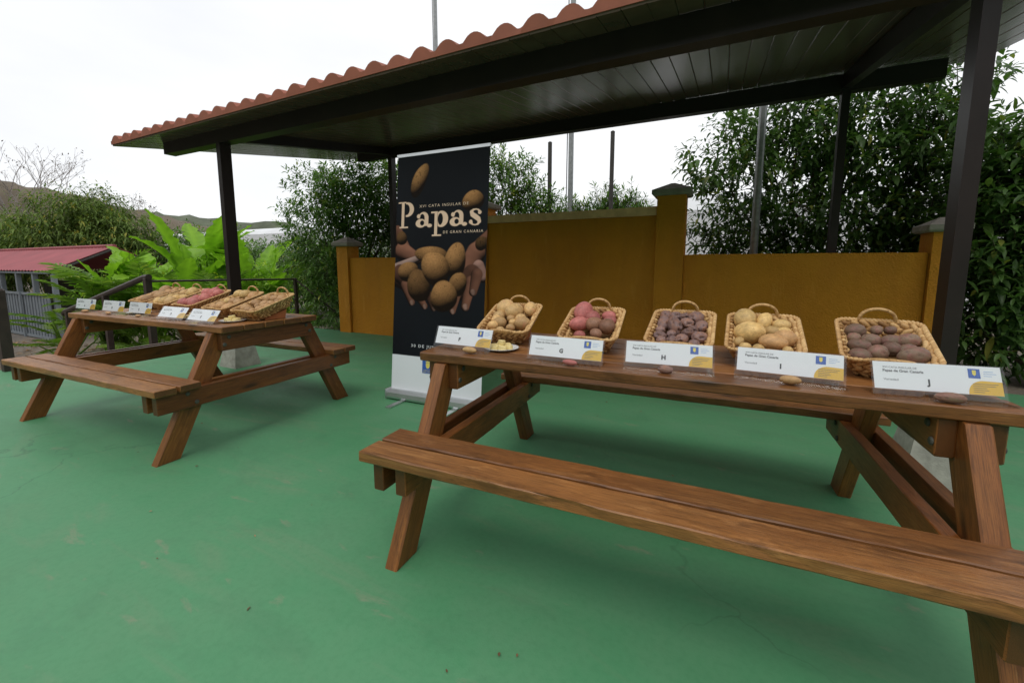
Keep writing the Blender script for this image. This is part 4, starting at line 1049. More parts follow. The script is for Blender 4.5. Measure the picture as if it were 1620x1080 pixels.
railing('railing_post', 'lone brown railing post at the left edge of the terrace',
        [((-6.78, 1.60, 0.0), 0.86, 0.085)], [([(-6.80, 1.585, 0.85), (-7.6, 1.55, 0.68)], 0.038)])

# ------------------------------------------------------------------ poles
def pole(name, label, x, y, z0, z1, r_, mat, wire=False):
    t = empty(name, (x, y, z0)); tag(t, label, 'pole')
    mb = MB(); mb.tube([(0, 0, 0), (0, 0, (z1 - z0) * 0.5), (0, 0, z1 - z0)], [r_, r_ * 0.97, r_ * 0.93], 12); mb.build('shaft', M[mat], t)
    mb = MB(); mb.tube([(0, 0, z1 - z0), (0, 0, z1 - z0 + 0.02)], [r_ * 1.02, r_ * 0.6], 12); mb.build('cap', M[mat], t)
    if wire:
        mb = MB(); mb.tube([(-r_ * 1.8, 0, 0), (-r_ * 1.6, 0.02, (z1 - z0) * 0.5), (-r_ * 1.9, 0, z1 - z0)], 0.010, 5); mb.build('cable', M['wire'], t)
pole('timber_pole', 'dark timber pole behind the wall, left of the tall grey pole', -2.885, 7.50, -0.03, 3.33, 0.040, 'darkpole')
pole('timber_pole', 'dark timber pole behind the wall, right of the tall grey pole', -1.86, 8.00, -0.03, 3.52, 0.042, 'darkpole')
pole('steel_pole', 'tall grey pole rising behind the wall and above the roof', -2.853, 8.62, -0.03, 8.6, 0.055, 'galv', True)
pole('steel_pole', 'galvanised pole in front of the large shrub on the right', 0.385, 6.15, -0.03, 4.4, 0.046, 'galv')
pole('steel_pole', 'thin grey pole seen above the roof tiles', -7.085, 9.895, -0.03, 11.5, 0.055, 'galv', True)

# ------------------------------------------------------------------ red-roofed shed and metal fence on the left
shed = empty('shed', (0, 0, 0)); tag(shed, 'low open shed with faded red metal roof beyond the ramp', 'shed')
EX, EZ, RZ, RYr, EY, BYr = -13.95, 0.985, 1.58, 5.35, 4.12, 6.6
def roof_slope(y0, z0, y1, z1):
    """corrugated slope from eave to ridge"""
    v = []; f = []; L = 9.0; n = 180
    for i in range(n + 1):
        x = EX - L * i / n; h = 0.012 * math.cos(2 * math.pi * i / 4)
        v += [(x, y0, z0 + h), (x, y1, z1 + h), (x, y0, z0 + h - 0.012), (x, y1, z1 + h - 0.012)]
    for i in range(n):
        a = i * 4; f += [(a, a + 1, a + 5, a + 4), (a + 2, a + 6, a + 7, a + 3)]
    f += [(0, 2, 3, 1), (n * 4, n * 4 + 1, n * 4 + 3, n * 4 + 2)]
    return mesh('roof_slope', v, f, M['redroof'])
obj('roof_slope', roof_slope(EY, EZ, RYr, RZ), shed); obj('roof_slope', roof_slope(BYr, EZ, RYr, RZ), shed)
mb = MB(); mb.tube([(EX + 0.01, RYr, RZ + 0.015), (EX - 9, RYr, RZ + 0.015)], 0.05, 8); mb.build('ridge_cap', M['redroof'], shed)
for y0, y1 in ((EY, RYr), (BYr, RYr)):
    mb = MB(); mb.tube([(EX - 0.03, y0, EZ - 0.05), (EX - 0.03, y1, RZ - 0.05)], 0.035, 6); mb.build('gable_rafter', M['darkpole'], shed)
mb = MB(); mb.box(EX - 9, EX, EY + 0.02, EY + 0.06, EZ - 0.075, EZ - 0.03); mb.build('eave_beam', M['greymetal'], shed)
for x in (-14.0, -15.12, -16.17, -17.28, -18.4, -19.5):
    mb = MB(); mb.box(x - 0.045, x + 0.045, 4.15, 4.24, LOW, EZ - 0.077); mb.build('post', M['greymetal'], shed)
for x in (-14.1, -17.0, -20.0):
    mb = MB(); mb.box(x - 0.04, x + 0.04, 6.45, 6.53, LOW, EZ - 0.05); mb.build('post', M['darkpole'], shed)
mb = MB(); mb.box(-22.9, -14.05, 6.56, 6.62, LOW, 0.55); mb.build('back_wall', M['rock'], shed)
fence = empty('metal_fence', (0, 0, 0)); tag(fence, 'grey metal slat fence closing the front of the red-roofed shed', 'fence')
fs = MB(); fs.box(-0.032, 0.032, -0.012, 0.012, LOW + 0.06, 0.40)
fsm = mesh('slat', fs.v, fs.f, M['greymetal'])
for i in range(62):
    obj('slat', fsm, fence, (-14.12 - i * 0.090, 4.11 + 0.012 * (i % 2), 0))
for z in (LOW + 0.07, 0.415):
    mb = MB(); mb.box(-19.75, -13.98, 4.075, 4.095, z - 0.03, z + 0.03); mb.build('rail', M['greymetal'], fence)
for x in (-14.0, -15.7, -17.4, -19.1):
    mb = MB(); mb.box(x - 0.03, x + 0.03, 4.045, 4.073, LOW, 0.46); mb.build('upright', M['greymetal'], fence)

# ------------------------------------------------------------------ greenhouses far off
def greenhouse(label, x0, x1, y0, y1, z0, zt, n, ax):
    g = empty('greenhouse', (0, 0, 0)); tag(g, label, 'greenhouse')
    for i in range(n):
        mb = MB(); K = 8
        if ax == 'x': a0, a1 = y0 + (y1 - y0) * i / n, y0 + (y1 - y0) * (i + 1) / n - 0.02
        else: a0, a1 = x0 + (x1 - x0) * i / n, x0 + (x1 - x0) * (i + 1) / n - 0.02
        v = []; f = []
        for e in (0, 1):
            for k in range(K + 1):
                t = k / K; s = a0 + (a1 - a0) * t; z = zt - 0.55 + 0.55 * math.sin(math.pi * t)
                v.append(((x1 if e else x0), s, z) if ax == 'x' else (s, (y1 if e else y0), z))
        m = K + 1
        for k in range(K): f.append((k, k + 1, m + k + 1, m + k))
        f.append(tuple(range(m))); f.append(tuple(range(m, 2 * m))[::-1])
        mb.add(v, f); mb.build('roof_bay', M['greenhouse'], g)
    mb = MB(); mb.box(x0, x1, y0, y1, z0, zt - 0.56); mb.build('side_wall', M['greenhouse'], g)
greenhouse('long white greenhouse far away beyond the tropical plants', -52, -32, 24, 34, LOW, 4.3, 6, 'x')
greenhouse('pale greenhouse roof glimpsed above the tall wall', -6.0, 7.5, 14.5, 20.0, -0.03, 3.35, 4, 'x')

# ------------------------------------------------------------------ foliage
def np_mesh(name, V, F, mat, shade):
    me = bpy.data.meshes.new(name)
    V = np.asarray(V, np.float32); nl = sum(len(a) * a.shape[1] for a in F)
    me.vertices.add(len(V)); me.vertices.foreach_set('co', V.reshape(-1))
    li = np.concatenate([a.reshape(-1) for a in F]).astype(np.int32)
    ls = []; off = 0
    for a in F:
        ls.append(off + np.arange(len(a)) * a.shape[1]); off += a.size
    ls = np.concatenate(ls).astype(np.int32)
    me.loops.add(nl); me.loops.foreach_set('vertex_index', li)
    me.polygons.add(len(ls)); me.polygons.foreach_set('loop_start', ls)
    me.update(calc_edges=True)
    at = me.attributes.new('shade', 'FLOAT', 'POINT'); at.data.foreach_set('value', np.asarray(shade, np.float32))
    if mat: me.materials.append(mat)
    return me
def unit(a): return a / np.maximum(np.linalg.norm(a, axis=-1, keepdims=True), 1e-9)
def leaf_cloud(name, base, dirs, length, width, droop, mat, rng, shade0=None):
    """one lanceolate, folded, drooping leaf at each base point"""
    n = len(base); d = unit(dirs); up = np.array([0, 0, 1.0])
    side = unit(np.cross(d, up) + rng.normal(0, 0.15, (n, 3))); nrm = unit(np.cross(side, d))
    L = length[:, None]; W = width[:, None]; dr = (droop * length)[:, None] * np.array([0, 0, -1.0])
    b0 = base; m1 = base + d * L * 0.38 + dr * 0.14; m2 = base + d * L * 0.72 + dr * 0.52; tp = base + d * L + dr
    fold = nrm * W * 0.16
    V = np.stack([b0, m1 - side * W * 0.5 + fold, m1, m1 + side * W * 0.5 + fold, m2 - side * W * 0.36 + fold, m2, m2 + side * W * 0.36 + fold, tp], 1).reshape(-1, 3)
    o = (np.arange(n) * 8)[:, None]
    T = np.concatenate([o + np.array([[0, 2, 1]]), o + np.array([[0, 3, 2]]), o + np.array([[4, 5, 7]]), o + np.array([[5, 6, 7]])])
    Q = np.concatenate([o + np.array([[1, 2, 5, 4]]), o + np.array([[2, 3, 6, 5]])])
    sh = rng.random(n) * 0.75 if shade0 is None else np.clip(shade0 + rng.normal(0, 0.13, n), 0, 1)
    return np_mesh(name, V, [T, Q], mat, np.repeat(sh, 8))
def branch_tubes(mb, p0, tips, r0, rng, bend=0.25):
    for t in tips:
        a = Vector(p0); b = Vector(t); m1 = a.lerp(b, 0.35) + Vector((rng.uniform(-bend, bend), rng.uniform(-bend, bend), rng.uniform(-bend * .3, bend * .5)))
        m2 = a.lerp(b, 0.7) + Vector((rng.uniform(-bend, bend), rng.uniform(-bend, bend), rng.uniform(-bend * .3, bend * .5))) * 0.7
        mb.tube([a, m1, m2, b], [r0, r0 * 0.72, r0 * 0.45, r0 * 0.15], 6)
def shrub(name, label, cat, root, lobes, n_twig, leaf_len, leaf_w, per, mat, seed, droop=0.25, stems=7, bark='bark', shell=0.55, group=None, upw=0.6, stem_r=0.022, shade_h=None):
    """lobes: (centre, radii, weight). Twigs with whorls of leaves fill the lobes, stems run from the root into them"""
    rng = np.random.default_rng(seed); pr = random.Random(seed)
    w = np.array([l[2] for l in lobes], float); w /= w.sum(); pick = rng.choice(len(lobes), n_twig, p=w)
    C = np.array([l[0] for l in lobes], float)[pick]; Rr = np.array([l[1] for l in lobes], float)[pick]
    dirn = unit(rng.normal(size=(n_twig, 3))); rad = 1 - (1 - shell) * rng.random(n_twig) ** 1.6
    lump_ = 1 + 0.22 * np.sin(dirn[:, 0] * 5 + pick) * np.sin(dirn[:, 2] * 6 + pick * 2) + rng.normal(0, 0.07, n_twig)
    P = C + dirn * Rr * (rad * lump_)[:, None]
    keep = P[:, 2] > root[2] + 0.03; P = P[keep]; dirn = dirn[keep]; n = len(P)
    tw = unit(dirn * np.array([1, 1, 0.5]) + np.array([0, 0, upw]) + rng.normal(0, 0.25, (n, 3)))
    TLn = leaf_len * rng.uniform(0.7, 1.6, n)
    k = per; Bp = np.repeat(P, k, 0); tn = np.repeat(tw, k, 0); s = np.tile(np.linspace(0.0, 1, k), n)
    Bp = Bp + tn * (s * np.repeat(TLn, k))[:, None]
    ang = np.tile(np.arange(k) * 2.4, n) + np.repeat(rng.random(n) * 6.28, k)
    e1 = unit(np.cross(tn, np.array([0.3, 0.2, 0.93]))); e2 = np.cross(tn, e1)
    out = e1 * np.cos(ang)[:, None] + e2 * np.sin(ang)[:, None]
    open_ = (0.95 - 0.55 * s)[:, None]
    d = unit(tn * (1.05 - open_) + out * open_ + rng.normal(0, 0.1, (n * k, 3)))
    LL = leaf_len * rng.uniform(0.55, 1.2, n * k) * np.repeat(rng.uniform(0.65, 1.25, n), k) * (1 - 0.25 * s); WW = LL * leaf_w
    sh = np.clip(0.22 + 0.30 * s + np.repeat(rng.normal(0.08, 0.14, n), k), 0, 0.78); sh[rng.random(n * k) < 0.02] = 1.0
    t = empty(name, root); tag(t, label, cat, group)
    off = np.array(root, float)
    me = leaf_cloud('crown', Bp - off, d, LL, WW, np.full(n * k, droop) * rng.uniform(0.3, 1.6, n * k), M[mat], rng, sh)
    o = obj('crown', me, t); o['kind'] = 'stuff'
    # twig stalks
    mb = MB()
    sel = rng.choice(n, min(n, 420), replace=False)
    for i in sel:
        a = P[i] - off - tw[i] * TLn[i] * 1.3; b = P[i] - off + tw[i] * TLn[i]
        mb.tube([a, b], [0.006, 0.003], 3, False)
    tips = [tuple(np.array(l[0]) - off + np.array([pr.uniform(-.5, .5), pr.uniform(-.5, .5), pr.uniform(-.2, .8)]) * np.array(l[1])) for l in lobes for _ in range(max(1, stems // len(lobes) + 1))]
    for tp in tips:
        p0 = (pr.uniform(-0.15, 0.15), pr.uniform(-0.15, 0.15), 0)
        branch_tubes(mb, p0, [tp], stem_r * pr.uniform(0.7, 1.4), pr)
    mb.build('trunk', M[bark], t)
    return t
# dense shrub behind the left pillar
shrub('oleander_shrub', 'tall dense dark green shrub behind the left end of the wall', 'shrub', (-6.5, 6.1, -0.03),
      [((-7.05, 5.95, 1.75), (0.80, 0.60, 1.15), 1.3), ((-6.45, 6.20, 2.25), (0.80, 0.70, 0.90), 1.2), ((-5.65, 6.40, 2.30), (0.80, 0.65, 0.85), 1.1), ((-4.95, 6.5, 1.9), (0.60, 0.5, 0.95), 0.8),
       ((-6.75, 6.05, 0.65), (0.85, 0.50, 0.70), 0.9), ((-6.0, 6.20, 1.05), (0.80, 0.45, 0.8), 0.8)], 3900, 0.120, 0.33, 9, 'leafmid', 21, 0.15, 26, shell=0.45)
shrub('oleander_shrub', 'leafy green shrub rising just right of the banner top', 'shrub', (-3.8, 7.3, -0.03),
      [((-3.75, 7.2, 2.4), (0.75, 0.6, 0.85), 1), ((-3.15, 7.5, 1.9), (0.45, 0.45, 0.7), 0.6), ((-4.5, 7.0, 2.2), (0.6, 0.5, 0.8), 0.7)], 1300, 0.125, 0.31, 9, 'leafmid', 22, 0.1, 12, shell=0.35)
for i, (x, y, h) in enumerate(((-2.60, 8.9, 2.30), (-2.25, 9.0, 2.55), (-1.95, 9.1, 2.50), (-1.60, 9.2, 2.45), (-3.0, 9.0, 2.35))):
    shrub('young_shrub', ['small upright shrub just left of the tall grey pole', 'small upright shrub just right of the tall grey pole', 'small upright shrub behind the right timber pole', 'small upright shrub nearest the tall pillar', 'small upright shrub beside the left timber pole'][i], 'shrub', (x, y, -0.03),
          [((x, y, h - 0.42), (0.30, 0.28, 0.52), 1), ((x + 0.05, y, h - 0.9), (0.40, 0.3, 0.55), 1)], 300, 0.16, 0.24, 8, 'leafmid', 30 + i, 0.05, 4, shell=0.2, group='young shrubs behind the tall wall', upw=1.3)
# large broad-leaved shrub on the right
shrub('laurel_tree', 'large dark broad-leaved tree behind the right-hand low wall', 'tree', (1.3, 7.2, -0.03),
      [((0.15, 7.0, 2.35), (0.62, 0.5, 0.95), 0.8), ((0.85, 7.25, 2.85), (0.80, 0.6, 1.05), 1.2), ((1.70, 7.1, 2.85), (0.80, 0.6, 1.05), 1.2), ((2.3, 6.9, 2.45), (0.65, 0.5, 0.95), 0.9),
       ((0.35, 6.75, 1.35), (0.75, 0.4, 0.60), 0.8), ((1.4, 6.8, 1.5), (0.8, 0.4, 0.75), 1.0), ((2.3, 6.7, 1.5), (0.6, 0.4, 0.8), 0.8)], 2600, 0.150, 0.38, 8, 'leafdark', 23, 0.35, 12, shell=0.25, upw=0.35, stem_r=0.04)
shrub('laurel_hedge', 'dense dark hedge reaching the floor right of the end pillar', 'hedge', (3.0, 5.9, -0.03),
      [((2.45, 5.95, 0.75), (0.42, 0.45, 0.85), 1.0), ((2.65, 6.0, 1.55), (0.50, 0.45, 0.8), 1.1), ((2.55, 6.1, 2.15), (0.32, 0.40, 0.50), 0.45), ((3.4, 6.0, 0.9), (0.7, 0.6, 0.95), 1.1), ((3.5, 6.1, 1.45), (0.7, 0.55, 0.6), 0.7)],
      2200, 0.155, 0.36, 8, 'leafdark', 24, 0.3, 14, shell=0.4, upw=0.35)
# grass-like fill at the foot of the left shrub
def blades(name, label, pts, n, L, W, mat, seed):
    rng = np.random.default_rng(seed); P = np.array(pts)[rng.integers(0, len(pts), n)] + rng.normal(0, 0.16, (n, 3)) * np.array([1, 1, 0])
    d = unit(rng.normal(0, 0.45, (n, 3)) * np.array([1, 1, 0]) + np.array([0, 0, 1.0]))
    LL = L * rng.uniform(0.5, 1.2, n)
    o = obj(name, leaf_cloud(name, P, d, LL, LL * W, rng.uniform(0.2, 0.9, n), M[mat], rng)); tag(o, label, 'grass', kind='stuff'); return o
blades('strappy_grass', 'dark strappy grass at the foot of the left shrub', [(-6.9 + 0.2 * i, 5.42 + 0.03 * (i % 3), -0.03) for i in range(7)], 700, 0.34, 0.055, 'leafmid', 5)

# ------------------------------------------------------------------ tropical plants with big leaves
def big_leaf(L, W, bend, seed, wav=0.05):
    """blade with a midrib, long axis +X, base at origin, arching up then over"""
    rng = random.Random(seed); n = 14; v = []; f = []; tear = [[rng.choice((1, 1, 1, 1, 0.62)) for _ in (0, 1)] for _ in range(n + 1)]
    for i in range(n + 1):
        t = i / n; x = L * t * (1 - 0.12 * bend * t); z = L * (0.10 * t - bend * 0.55 * t * t)
        w = W * (math.sin(math.pi * min(1, t * 0.93 + 0.05)) ** 0.75) * (1 - 0.25 * t) if t < 1 else 0.002
        for s in (-1, -0.5, 0, 0.5, 1):
            e = wav * W * math.sin(9 * t * 3.1 + s * 2 + seed) * abs(s)
            cut = tear[i][0 if s < 0 else 1] if abs(s) == 1 else 1.0
            v.append((x, s * w * 0.5 * cut, z + abs(s) * w * 0.16 + e))
    for i in range(n):
        for k in range(4): f.append((i * 5 + k, i * 5 + k + 1, i * 5 + 6 + k, i * 5 + 5 + k))
    sh = [(0.66 if (j % 5) == 2 else 0.30 + 0.16 * ((j // 5) % 2) + 0.25 * (j % 5 in (0, 4)) * rng.random()) + rng.uniform(0, 0.12) for j in range(len(v))]
    return v, f, sh
LEAFM = [mesh('leaf', *big_leaf(1.0, w, b, s_)[:2], M['leafbright'], True, {'shade': big_leaf(1.0, w, b, s_)[2]}) for w, b, s_ in ((0.48, 0.4, 1), (0.54, 0.65, 2), (0.44, 0.2, 3), (0.56, 0.5, 4))]
def leafy_plant(name, label, root, leaves):
    """leaves: (azimuth, elevation, length, stalk height, mesh index)"""
    t = empty(name, root); tag(t, label, 'plant'); mb = MB(); 
    for az, el, L, h, k in leaves:
        a = R(az); b = Vector((math.cos(a) * h * 0.18, math.sin(a) * h * 0.18, h))
        mb.tube([(0.03 * math.cos(a), 0.03 * math.sin(a), 0), b * 0.6, b], [0.03, 0.02, 0.012], 6)
        o = obj('leaf', LEAFM[k], t, b, (0, 0, 0), (L, L, L))
        o.rotation_mode = 'QUATERNION'
        q = Matrix.Rotation(a, 3, 'Z') @ Matrix.Rotation(-R(el), 3, 'Y')
        o.rotation_quaternion = q.to_quaternion()
    mb.build('stalk', M['leaffrond'], t, shade=True)
rg = random.Random(77)
def fan(n, hmin, hmax, L0, L1, azc, spread, el0, el1):
    return [(azc + rg.uniform(-spread, spread), rg.uniform(el0, el1), rg.uniform(L0, L1), rg.uniform(hmin, hmax), rg.randrange(4)) for _ in range(n)]
leafy_plant('canna_plant', 'bright green banana-like plant left of the front pergola post', (-9.15, 4.75, -0.65), fan(22, 0.8, 1.9, 0.7, 1.05, 0, 180, 30, 80))
leafy_plant('canna_plant', 'bright green broad-leaved plant right of the front pergola post', (-8.25, 5.35, -0.65), fan(18, 0.7, 1.7, 0.6, 0.9, 0, 180, 20, 75))
leafy_plant('canna_plant', 'lower bright broad-leaved plant between fronds and banana-like plant', (-10.3, 4.45, -0.65), fan(18, 0.6, 1.6, 0.65, 0.95, 0, 180, 0, 55))
def frond_mesh(seed, mat='leaffrond'):
    """deeply lobed arching frond, long axis +X, length 1"""
    rng = random.Random(seed); mb = MB(); n = 11
    spine = [(t, 0, 0.16 * t - 0.38 * t * t) for t in np.linspace(0, 1, 9)]
    mb.tube(spine, [0.014 - 0.0012 * i for i in range(9)], 4)
    for i in range(n):
        t = 0.12 + 0.86 * i / (n - 1); z = 0.16 * t - 0.38 * t * t
        for s in (-1, 1):
            L = 0.42 * math.sin(math.pi * (0.18 + 0.74 * t)) * rng.uniform(0.85, 1.1) + 0.05
            fw = 0.45 + 0.5 * t; dx, dy = fw, s; k = math.hypot(dx, dy); dx, dy = dx / k, dy / k; w = 0.040 * (1.2 - 0.4 * t)
            px, py = -dy, dx; dz = -0.22 * L + rng.uniform(-.03, .03)
            v = [(t, 0, z), (t + dx * L * .45 + px * w, dy * L * .45 + py * w, z + 0.02 + dz * .3), (t + dx * L, dy * L, z + dz), (t + dx * L * .45 - px * w, dy * L * .45 - py * w, z + 0.02 + dz * .3)]
            mb.add(v, [(0, 1, 2), (0, 2, 3)], min(1, max(0, rng.gauss(0.5, 0.18))))
    return mesh('frond', mb.v, mb.f, M[mat], False, {'shade': mb.a})
FRM = [frond_mesh(i) for i in range(4)]
def frond_plant(name, label, root, n, L0, L1, h0, h1, seed, el=(5, 60)):
    rng = random.Random(seed); t = empty(name, root); tag(t, label, 'plant'); mb = MB()
    for i in range(n):
        a = rng.uniform(0, 2 * math.pi); h = rng.uniform(h0, h1); r_ = rng.uniform(0.05, 0.4)
        b = Vector((math.cos(a) * r_, math.sin(a) * r_, h)); mb.tube([(0, 0, 0), b * 0.55, b], [0.02, 0.016, 0.010], 5)
        o = obj('frond', FRM[rng.randrange(4)], t, b); L = rng.uniform(L0, L1); o.scale = (L, L, L); o.rotation_mode = 'QUATERNION'
        o.rotation_quaternion = (Matrix.Rotation(a + rng.uniform(-.4, .4), 3, 'Z') @ Matrix.Rotation(-R(rng.uniform(*el)), 3, 'Y')).to_quaternion()
    mb.build('stalk', M['leaffrond'], t, shade=True)
frond_plant('philodendron', 'lobed yellow-green fronds spreading in front of the grey fence', (-10.75, 3.85, -0.68), 30, 0.5, 0.85, 0.5, 1.55, 1)
frond_plant('philodendron', 'lobed green fronds above the sloping handrail', (-9.7, 4.1, -0.68), 26, 0.5, 0.8, 0.4, 1.5, 2)
frond_plant('philodendron', 'low lobed fronds hanging behind the handrail end', (-10.9, 3.35, -0.68), 16, 0.4, 0.65, 0.1, 0.8, 3)
frond_plant('palm_shrub', 'fine feathery fronds below the broad leaves near the front post', (-8.2, 4.6, -0.68), 26, 0.5, 0.8, 0.3, 1.35, 4)
frond_plant('palm_shrub', 'feathery fronds between the front post and the left shrub', (-7.6, 5.45, -0.68), 26, 0.45, 0.75, 0.3, 1.45, 5)
frond_plant('fern_clump', 'low bright fern clump under the far table', (-8.9, 3.75, -0.68), 22, 0.4, 0.65, 0.05, 0.35, 6, (0, 35))
leafy_plant('canna_plant', 'tall bright broad-leaved clump rising highest beside the front post', (-9.75, 5.2, -0.65), fan(20, 1.0, 2.1, 0.75, 1.1, 0, 180, 35, 80))
leafy_plant('canna_plant', 'bright broad-leaved clump nearest the left shrub', (-8.9, 5.75, -0.65), fan(20, 0.8, 1.9, 0.65, 1.0, 0, 180, 25, 78))
leafy_plant('canna_plant', 'broad-leaved clump behind the lobed yellow-green fronds', (-11.4, 4.9, -0.65), fan(20, 0.7, 1.7, 0.7, 1.0, 0, 180, 5, 60))
shrub('lime_shrub', 'lime green leafy shrub filling in below the banana-like plants', 'shrub', (-9.4, 5.0, -0.68),
      [((-10.4, 4.6, 0.25), (0.9, 0.5, 0.75), 1), ((-9.2, 5.0, 0.3), (0.9, 0.5, 0.8), 1), ((-8.2, 5.3, 0.3), (0.8, 0.5, 0.75), 1), ((-11.6, 4.5, 0.2), (0.8, 0.5, 0.8), 1)], 900, 0.17, 0.36, 8, 'leafbright', 51, 0.4, 8, shell=0.3)
leafy_plant('canna_plant', 'broad-leaved clump directly behind the top of the sloping handrail', (-8.75, 4.25, -0.65), fan(18, 0.6, 1.35, 0.6, 0.85, 0, 180, 20, 75))
leafy_plant('canna_plant', 'broad-leaved clump above the low lobed fronds left of the handrail', (-10.9, 4.2, -0.65), fan(16, 0.9, 1.6, 0.55, 0.8, 0, 180, 15, 70))
leafy_plant('yellow_leaf_plant', 'yellow-green broad leaves showing beyond the hedge at right edge', (4.6, 8.6, -0.03), [(a, e, 0.85, h, k) for a, e, h, k in ((200, 45, 2.2, 0), (250, 30, 2.5, 1), (160, 60, 2.4, 2), (300, 40, 2.1, 3), (230, 15, 1.9, 1))])
# stones and litter on the lower ground
def stone_mesh(seed):
    rng = np.random.default_rng(seed); D = []
    for i in range(1, 5):
        for k in range(8): a = math.pi * i / 5; t = 2 * math.pi * k / 8; D.append((math.sin(a) * math.cos(t), math.sin(a) * math.sin(t), math.cos(a) * 0.6))
    D = [(0, 0, .6)] + D + [(0, 0, -.6)]; D = np.array(D) * rng.uniform(0.75, 1.1, (len(D), 1)) * 0.5
    f = [(0, 1 + k, 1 + (k + 1) % 8) for k in range(8)] + [(1 + i * 8 + k, 9 + i * 8 + k, 9 + i * 8 + (k + 1) % 8, 1 + i * 8 + (k + 1) % 8) for i in range(3) for k in range(8)] + [(33, 25 + (k + 1) % 8, 25 + k) for k in range(8)]
    return mesh('stone', D, f, M['rock'])
STM = [stone_mesh(i) for i in range(3)]
for i, (x, y, s) in enumerate(((-8.1, 3.45, 0.30), (-8.6, 3.55, 0.24), (-7.75, 3.60, 0.22), (-9.1, 3.50, 0.26))):
    tag(obj('stone', STM[i % 3], None, (x, y, LOW + 0.07), (0, 0, i), (s * 1.3, s, s)), ['largest dark stone beside the ramp', 'dark stone beside the ramp, second from terrace', 'dark stone closest to the terrace edge', 'dark stone farthest down the ramp'][i], 'stone', 'dark stones beside the ramp')
rng = np.random.default_rng(9); n = 1500
P = np.stack([rng.uniform(-15, -7.2, n), rng.uniform(1.6, 4.2, n), np.full(n, LOW + 0.03)], 1)
P = P[~((P[:, 0] > -10.3) & (P[:, 1] < 3.2))]; n = len(P)
d = unit(rng.normal(0, 1, (n, 3)) * np.array([1, 1, 0.15])); LL = rng.uniform(0.04, 0.13, n)
tag(obj('leaf_litter', leaf_cloud('leaf_litter', P, d, LL, LL * 0.4, np.zeros(n), M['litter'], rng)), 'dry brown leaf litter scattered over the lower ground', 'leaf litter', kind='stuff')
extra = np.stack([rng.uniform(-5.5, 1.2, 60), rng.uniform(0.3, 4.6, 60), np.full(60, 0.004)], 1)
P = np.array([[-0.52, 0.98, 0.004], [-0.47, 1.0, 0.004], [-0.62, 0.86, 0.004], [1.62, 2.35, 0.006], [1.66, 2.30, 0.006], [-2.3, 0.9, 0.004], [-3.1, 1.2, 0.004], [-1.9, 0.75, 0.004]]); P = np.concatenate([P, extra]); n = len(P)
d = unit(rng.normal(0, 1, (n, 3)) * np.array([1, 1, 0.1])); LL = np.array([0.018, 0.014, 0.012, 0.07, 0.05, 0.016, 0.014, 0.012] + list(rng.uniform(0.006, 0.022, 60)))
tag(obj('floor_crumbs', leaf_cloud('floor_crumbs', P, d, LL, LL * 0.5, np.zeros(n) - 0.1, M['litter'], rng)), 'tiny dry crumbs and leaf scraps on the green floor', 'debris', kind='stuff')

# ------------------------------------------------------------------ trees on the left
def far_tree(name, label, root, lobes, n, ll, lw, per, mat, seed, **kw):
    return shrub(name, label, 'tree', root, lobes, n, ll, lw, per, mat, seed, **kw)
far_tree('willowy_tree', 'rounded olive green tree behind the red roofed shed', (-22.6, 8.0, LOW),
         [((-23.4, 7.6, 2.2), (1.7, 1.5, 1.55), 1.2), ((-21.8, 8.5, 2.0), (1.3, 1.3, 1.25), 1.0), ((-22.6, 8.1, 3.0), (1.1, 1.1, 1.15), 0.8), ((-24.6, 7.0, 1.6), (1.4, 1.2, 1.5), 0.9), ((-21.0, 8.6, 1.3), (1.0, 1.0, 1.1), 0.6)],
         3600, 0.25, 0.26, 7, 'leafoliv', 41, droop=0.5, stems=10, shell=0.25, upw=0.2, stem_r=0.06)
far_tree('willowy_tree', 'darker olive shrub at the far left edge behind the fence', (-26.0, 5.5, LOW),
         [((-26.5, 6.4, 1.6), (1.5, 1.4, 1.6), 1.0), ((-25.0, 5.6, 0.9), (1.6, 1.1, 1.2), 0.9), ((-28.0, 6.2, 1.5), (1.6, 1.2, 1.9), 0.9)],
         2200, 0.27, 0.24, 7, 'leafoliv', 42, droop=0.5, stems=8, shell=0.4, upw=0.2, stem_r=0.05)
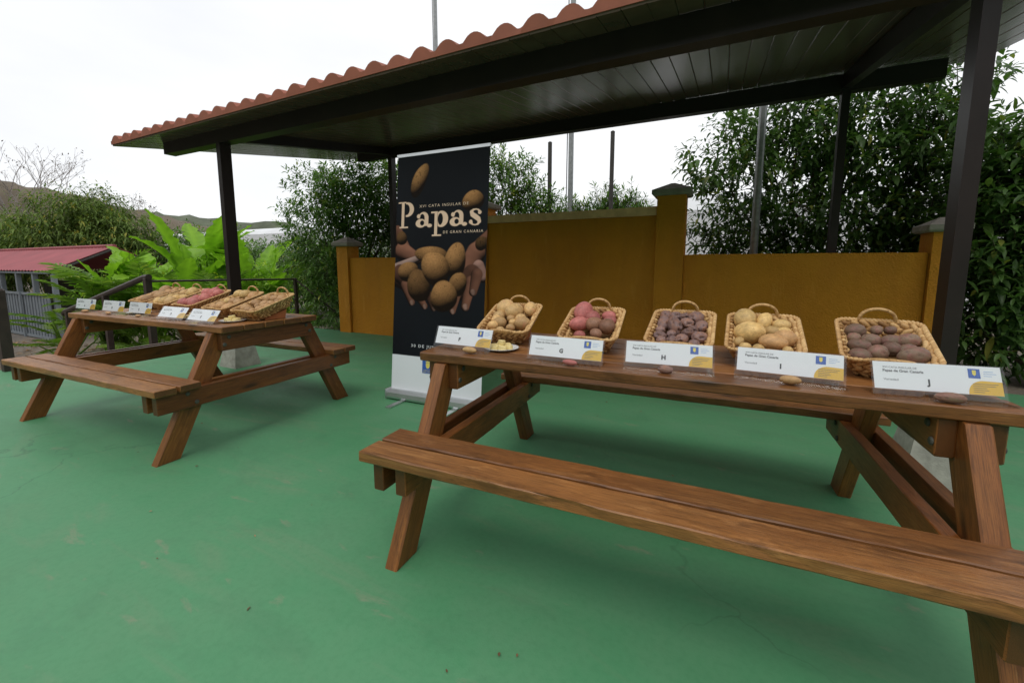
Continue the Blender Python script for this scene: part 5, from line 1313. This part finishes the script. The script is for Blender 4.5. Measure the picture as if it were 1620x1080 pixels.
far_tree('grey_green_tree', 'low green trees behind the big fronds near the greenhouse', (-20.5, 10.6, LOW),
         [((-20.3, 10.4, 1.2), (1.6, 1.2, 1.4), 1), ((-18.2, 10.6, 0.9), (1.5, 1.2, 1.25), 1), ((-16.2, 10.9, 0.8), (1.6, 1.2, 1.2), 1), ((-14.0, 10.9, 0.75), (1.6, 1.2, 1.2), 1), ((-11.8, 10.5, 0.7), (1.6, 1.2, 1.2), 1)],
         3600, 0.26, 0.30, 7, 'leafmid', 43, droop=0.3, stems=10, shell=0.4, upw=0.4, stem_r=0.04)
def bare_tree(name, label, root, H, seed, spread=1.0, leaves=0):
    rng = random.Random(seed); t = empty(name, root); tag(t, label, 'tree'); mb = MB(); tips = []
    def grow(p, d, L, r_, lvl):
        q = p + d * L + Vector((rng.uniform(-.06, .06), rng.uniform(-.06, .06), 0)) * L
        m = p.lerp(q, 0.5) + Vector((rng.uniform(-.05, .05), rng.uniform(-.05, .05), rng.uniform(-.02, .05))) * L
        mb.tube([p, m, q], [r_, r_ * 0.85, r_ * 0.68], 5 if lvl < 3 else 3, False)
        if lvl >= 6 or r_ < 0.006: tips.append(q); return
        for _ in range(2 if rng.random() < 0.55 or lvl == 0 else 3):
            e = (d + Vector((rng.uniform(-1, 1), rng.uniform(-1, 1), rng.uniform(-0.35, 0.6))) * 0.62 * spread).normalized()
            grow(q, e, L * rng.uniform(0.62, 0.84), r_ * rng.uniform(0.52, 0.70), lvl + 1)
    for _ in range(3):
        grow(Vector((rng.uniform(-.2, .2), rng.uniform(-.2, .2), 0)), Vector((rng.uniform(-.4, .4), rng.uniform(-.4, .4), 1)).normalized(), H * 0.27, H * 0.0095, 0)
    mb.build('trunk', M['greybark'], t)
    r2 = np.random.default_rng(seed); T = np.array([tuple(x) for x in tips])
    k = max(60, leaves); Tp = T[r2.integers(0, len(T), k)] + r2.normal(0, 0.08, (k, 3)); dd = unit(r2.normal(0, 1, (k, 3))); LL = r2.uniform(0.07, 0.16, k)
    o = obj('crown', leaf_cloud('crown', Tp, dd, LL, LL * 0.35, np.zeros(k), M['leafdry'], r2), t); o['kind'] = 'stuff'
bare_tree('bare_tree', 'leafless grey tree standing behind the olive tree on the left', (-30.6, 8.4, LOW), 8.6, 3, 1.0, 400)
bare_tree('bare_tree', 'leafless tree crown right behind the rounded olive tree', (-29.3, 10.8, LOW), 6.6, 8, 0.9, 300)
bare_tree('bare_tree', 'small pale leafless tree in front of the far hill', (-26.5, 12.2, LOW), 4.6, 12, 0.8, 150)
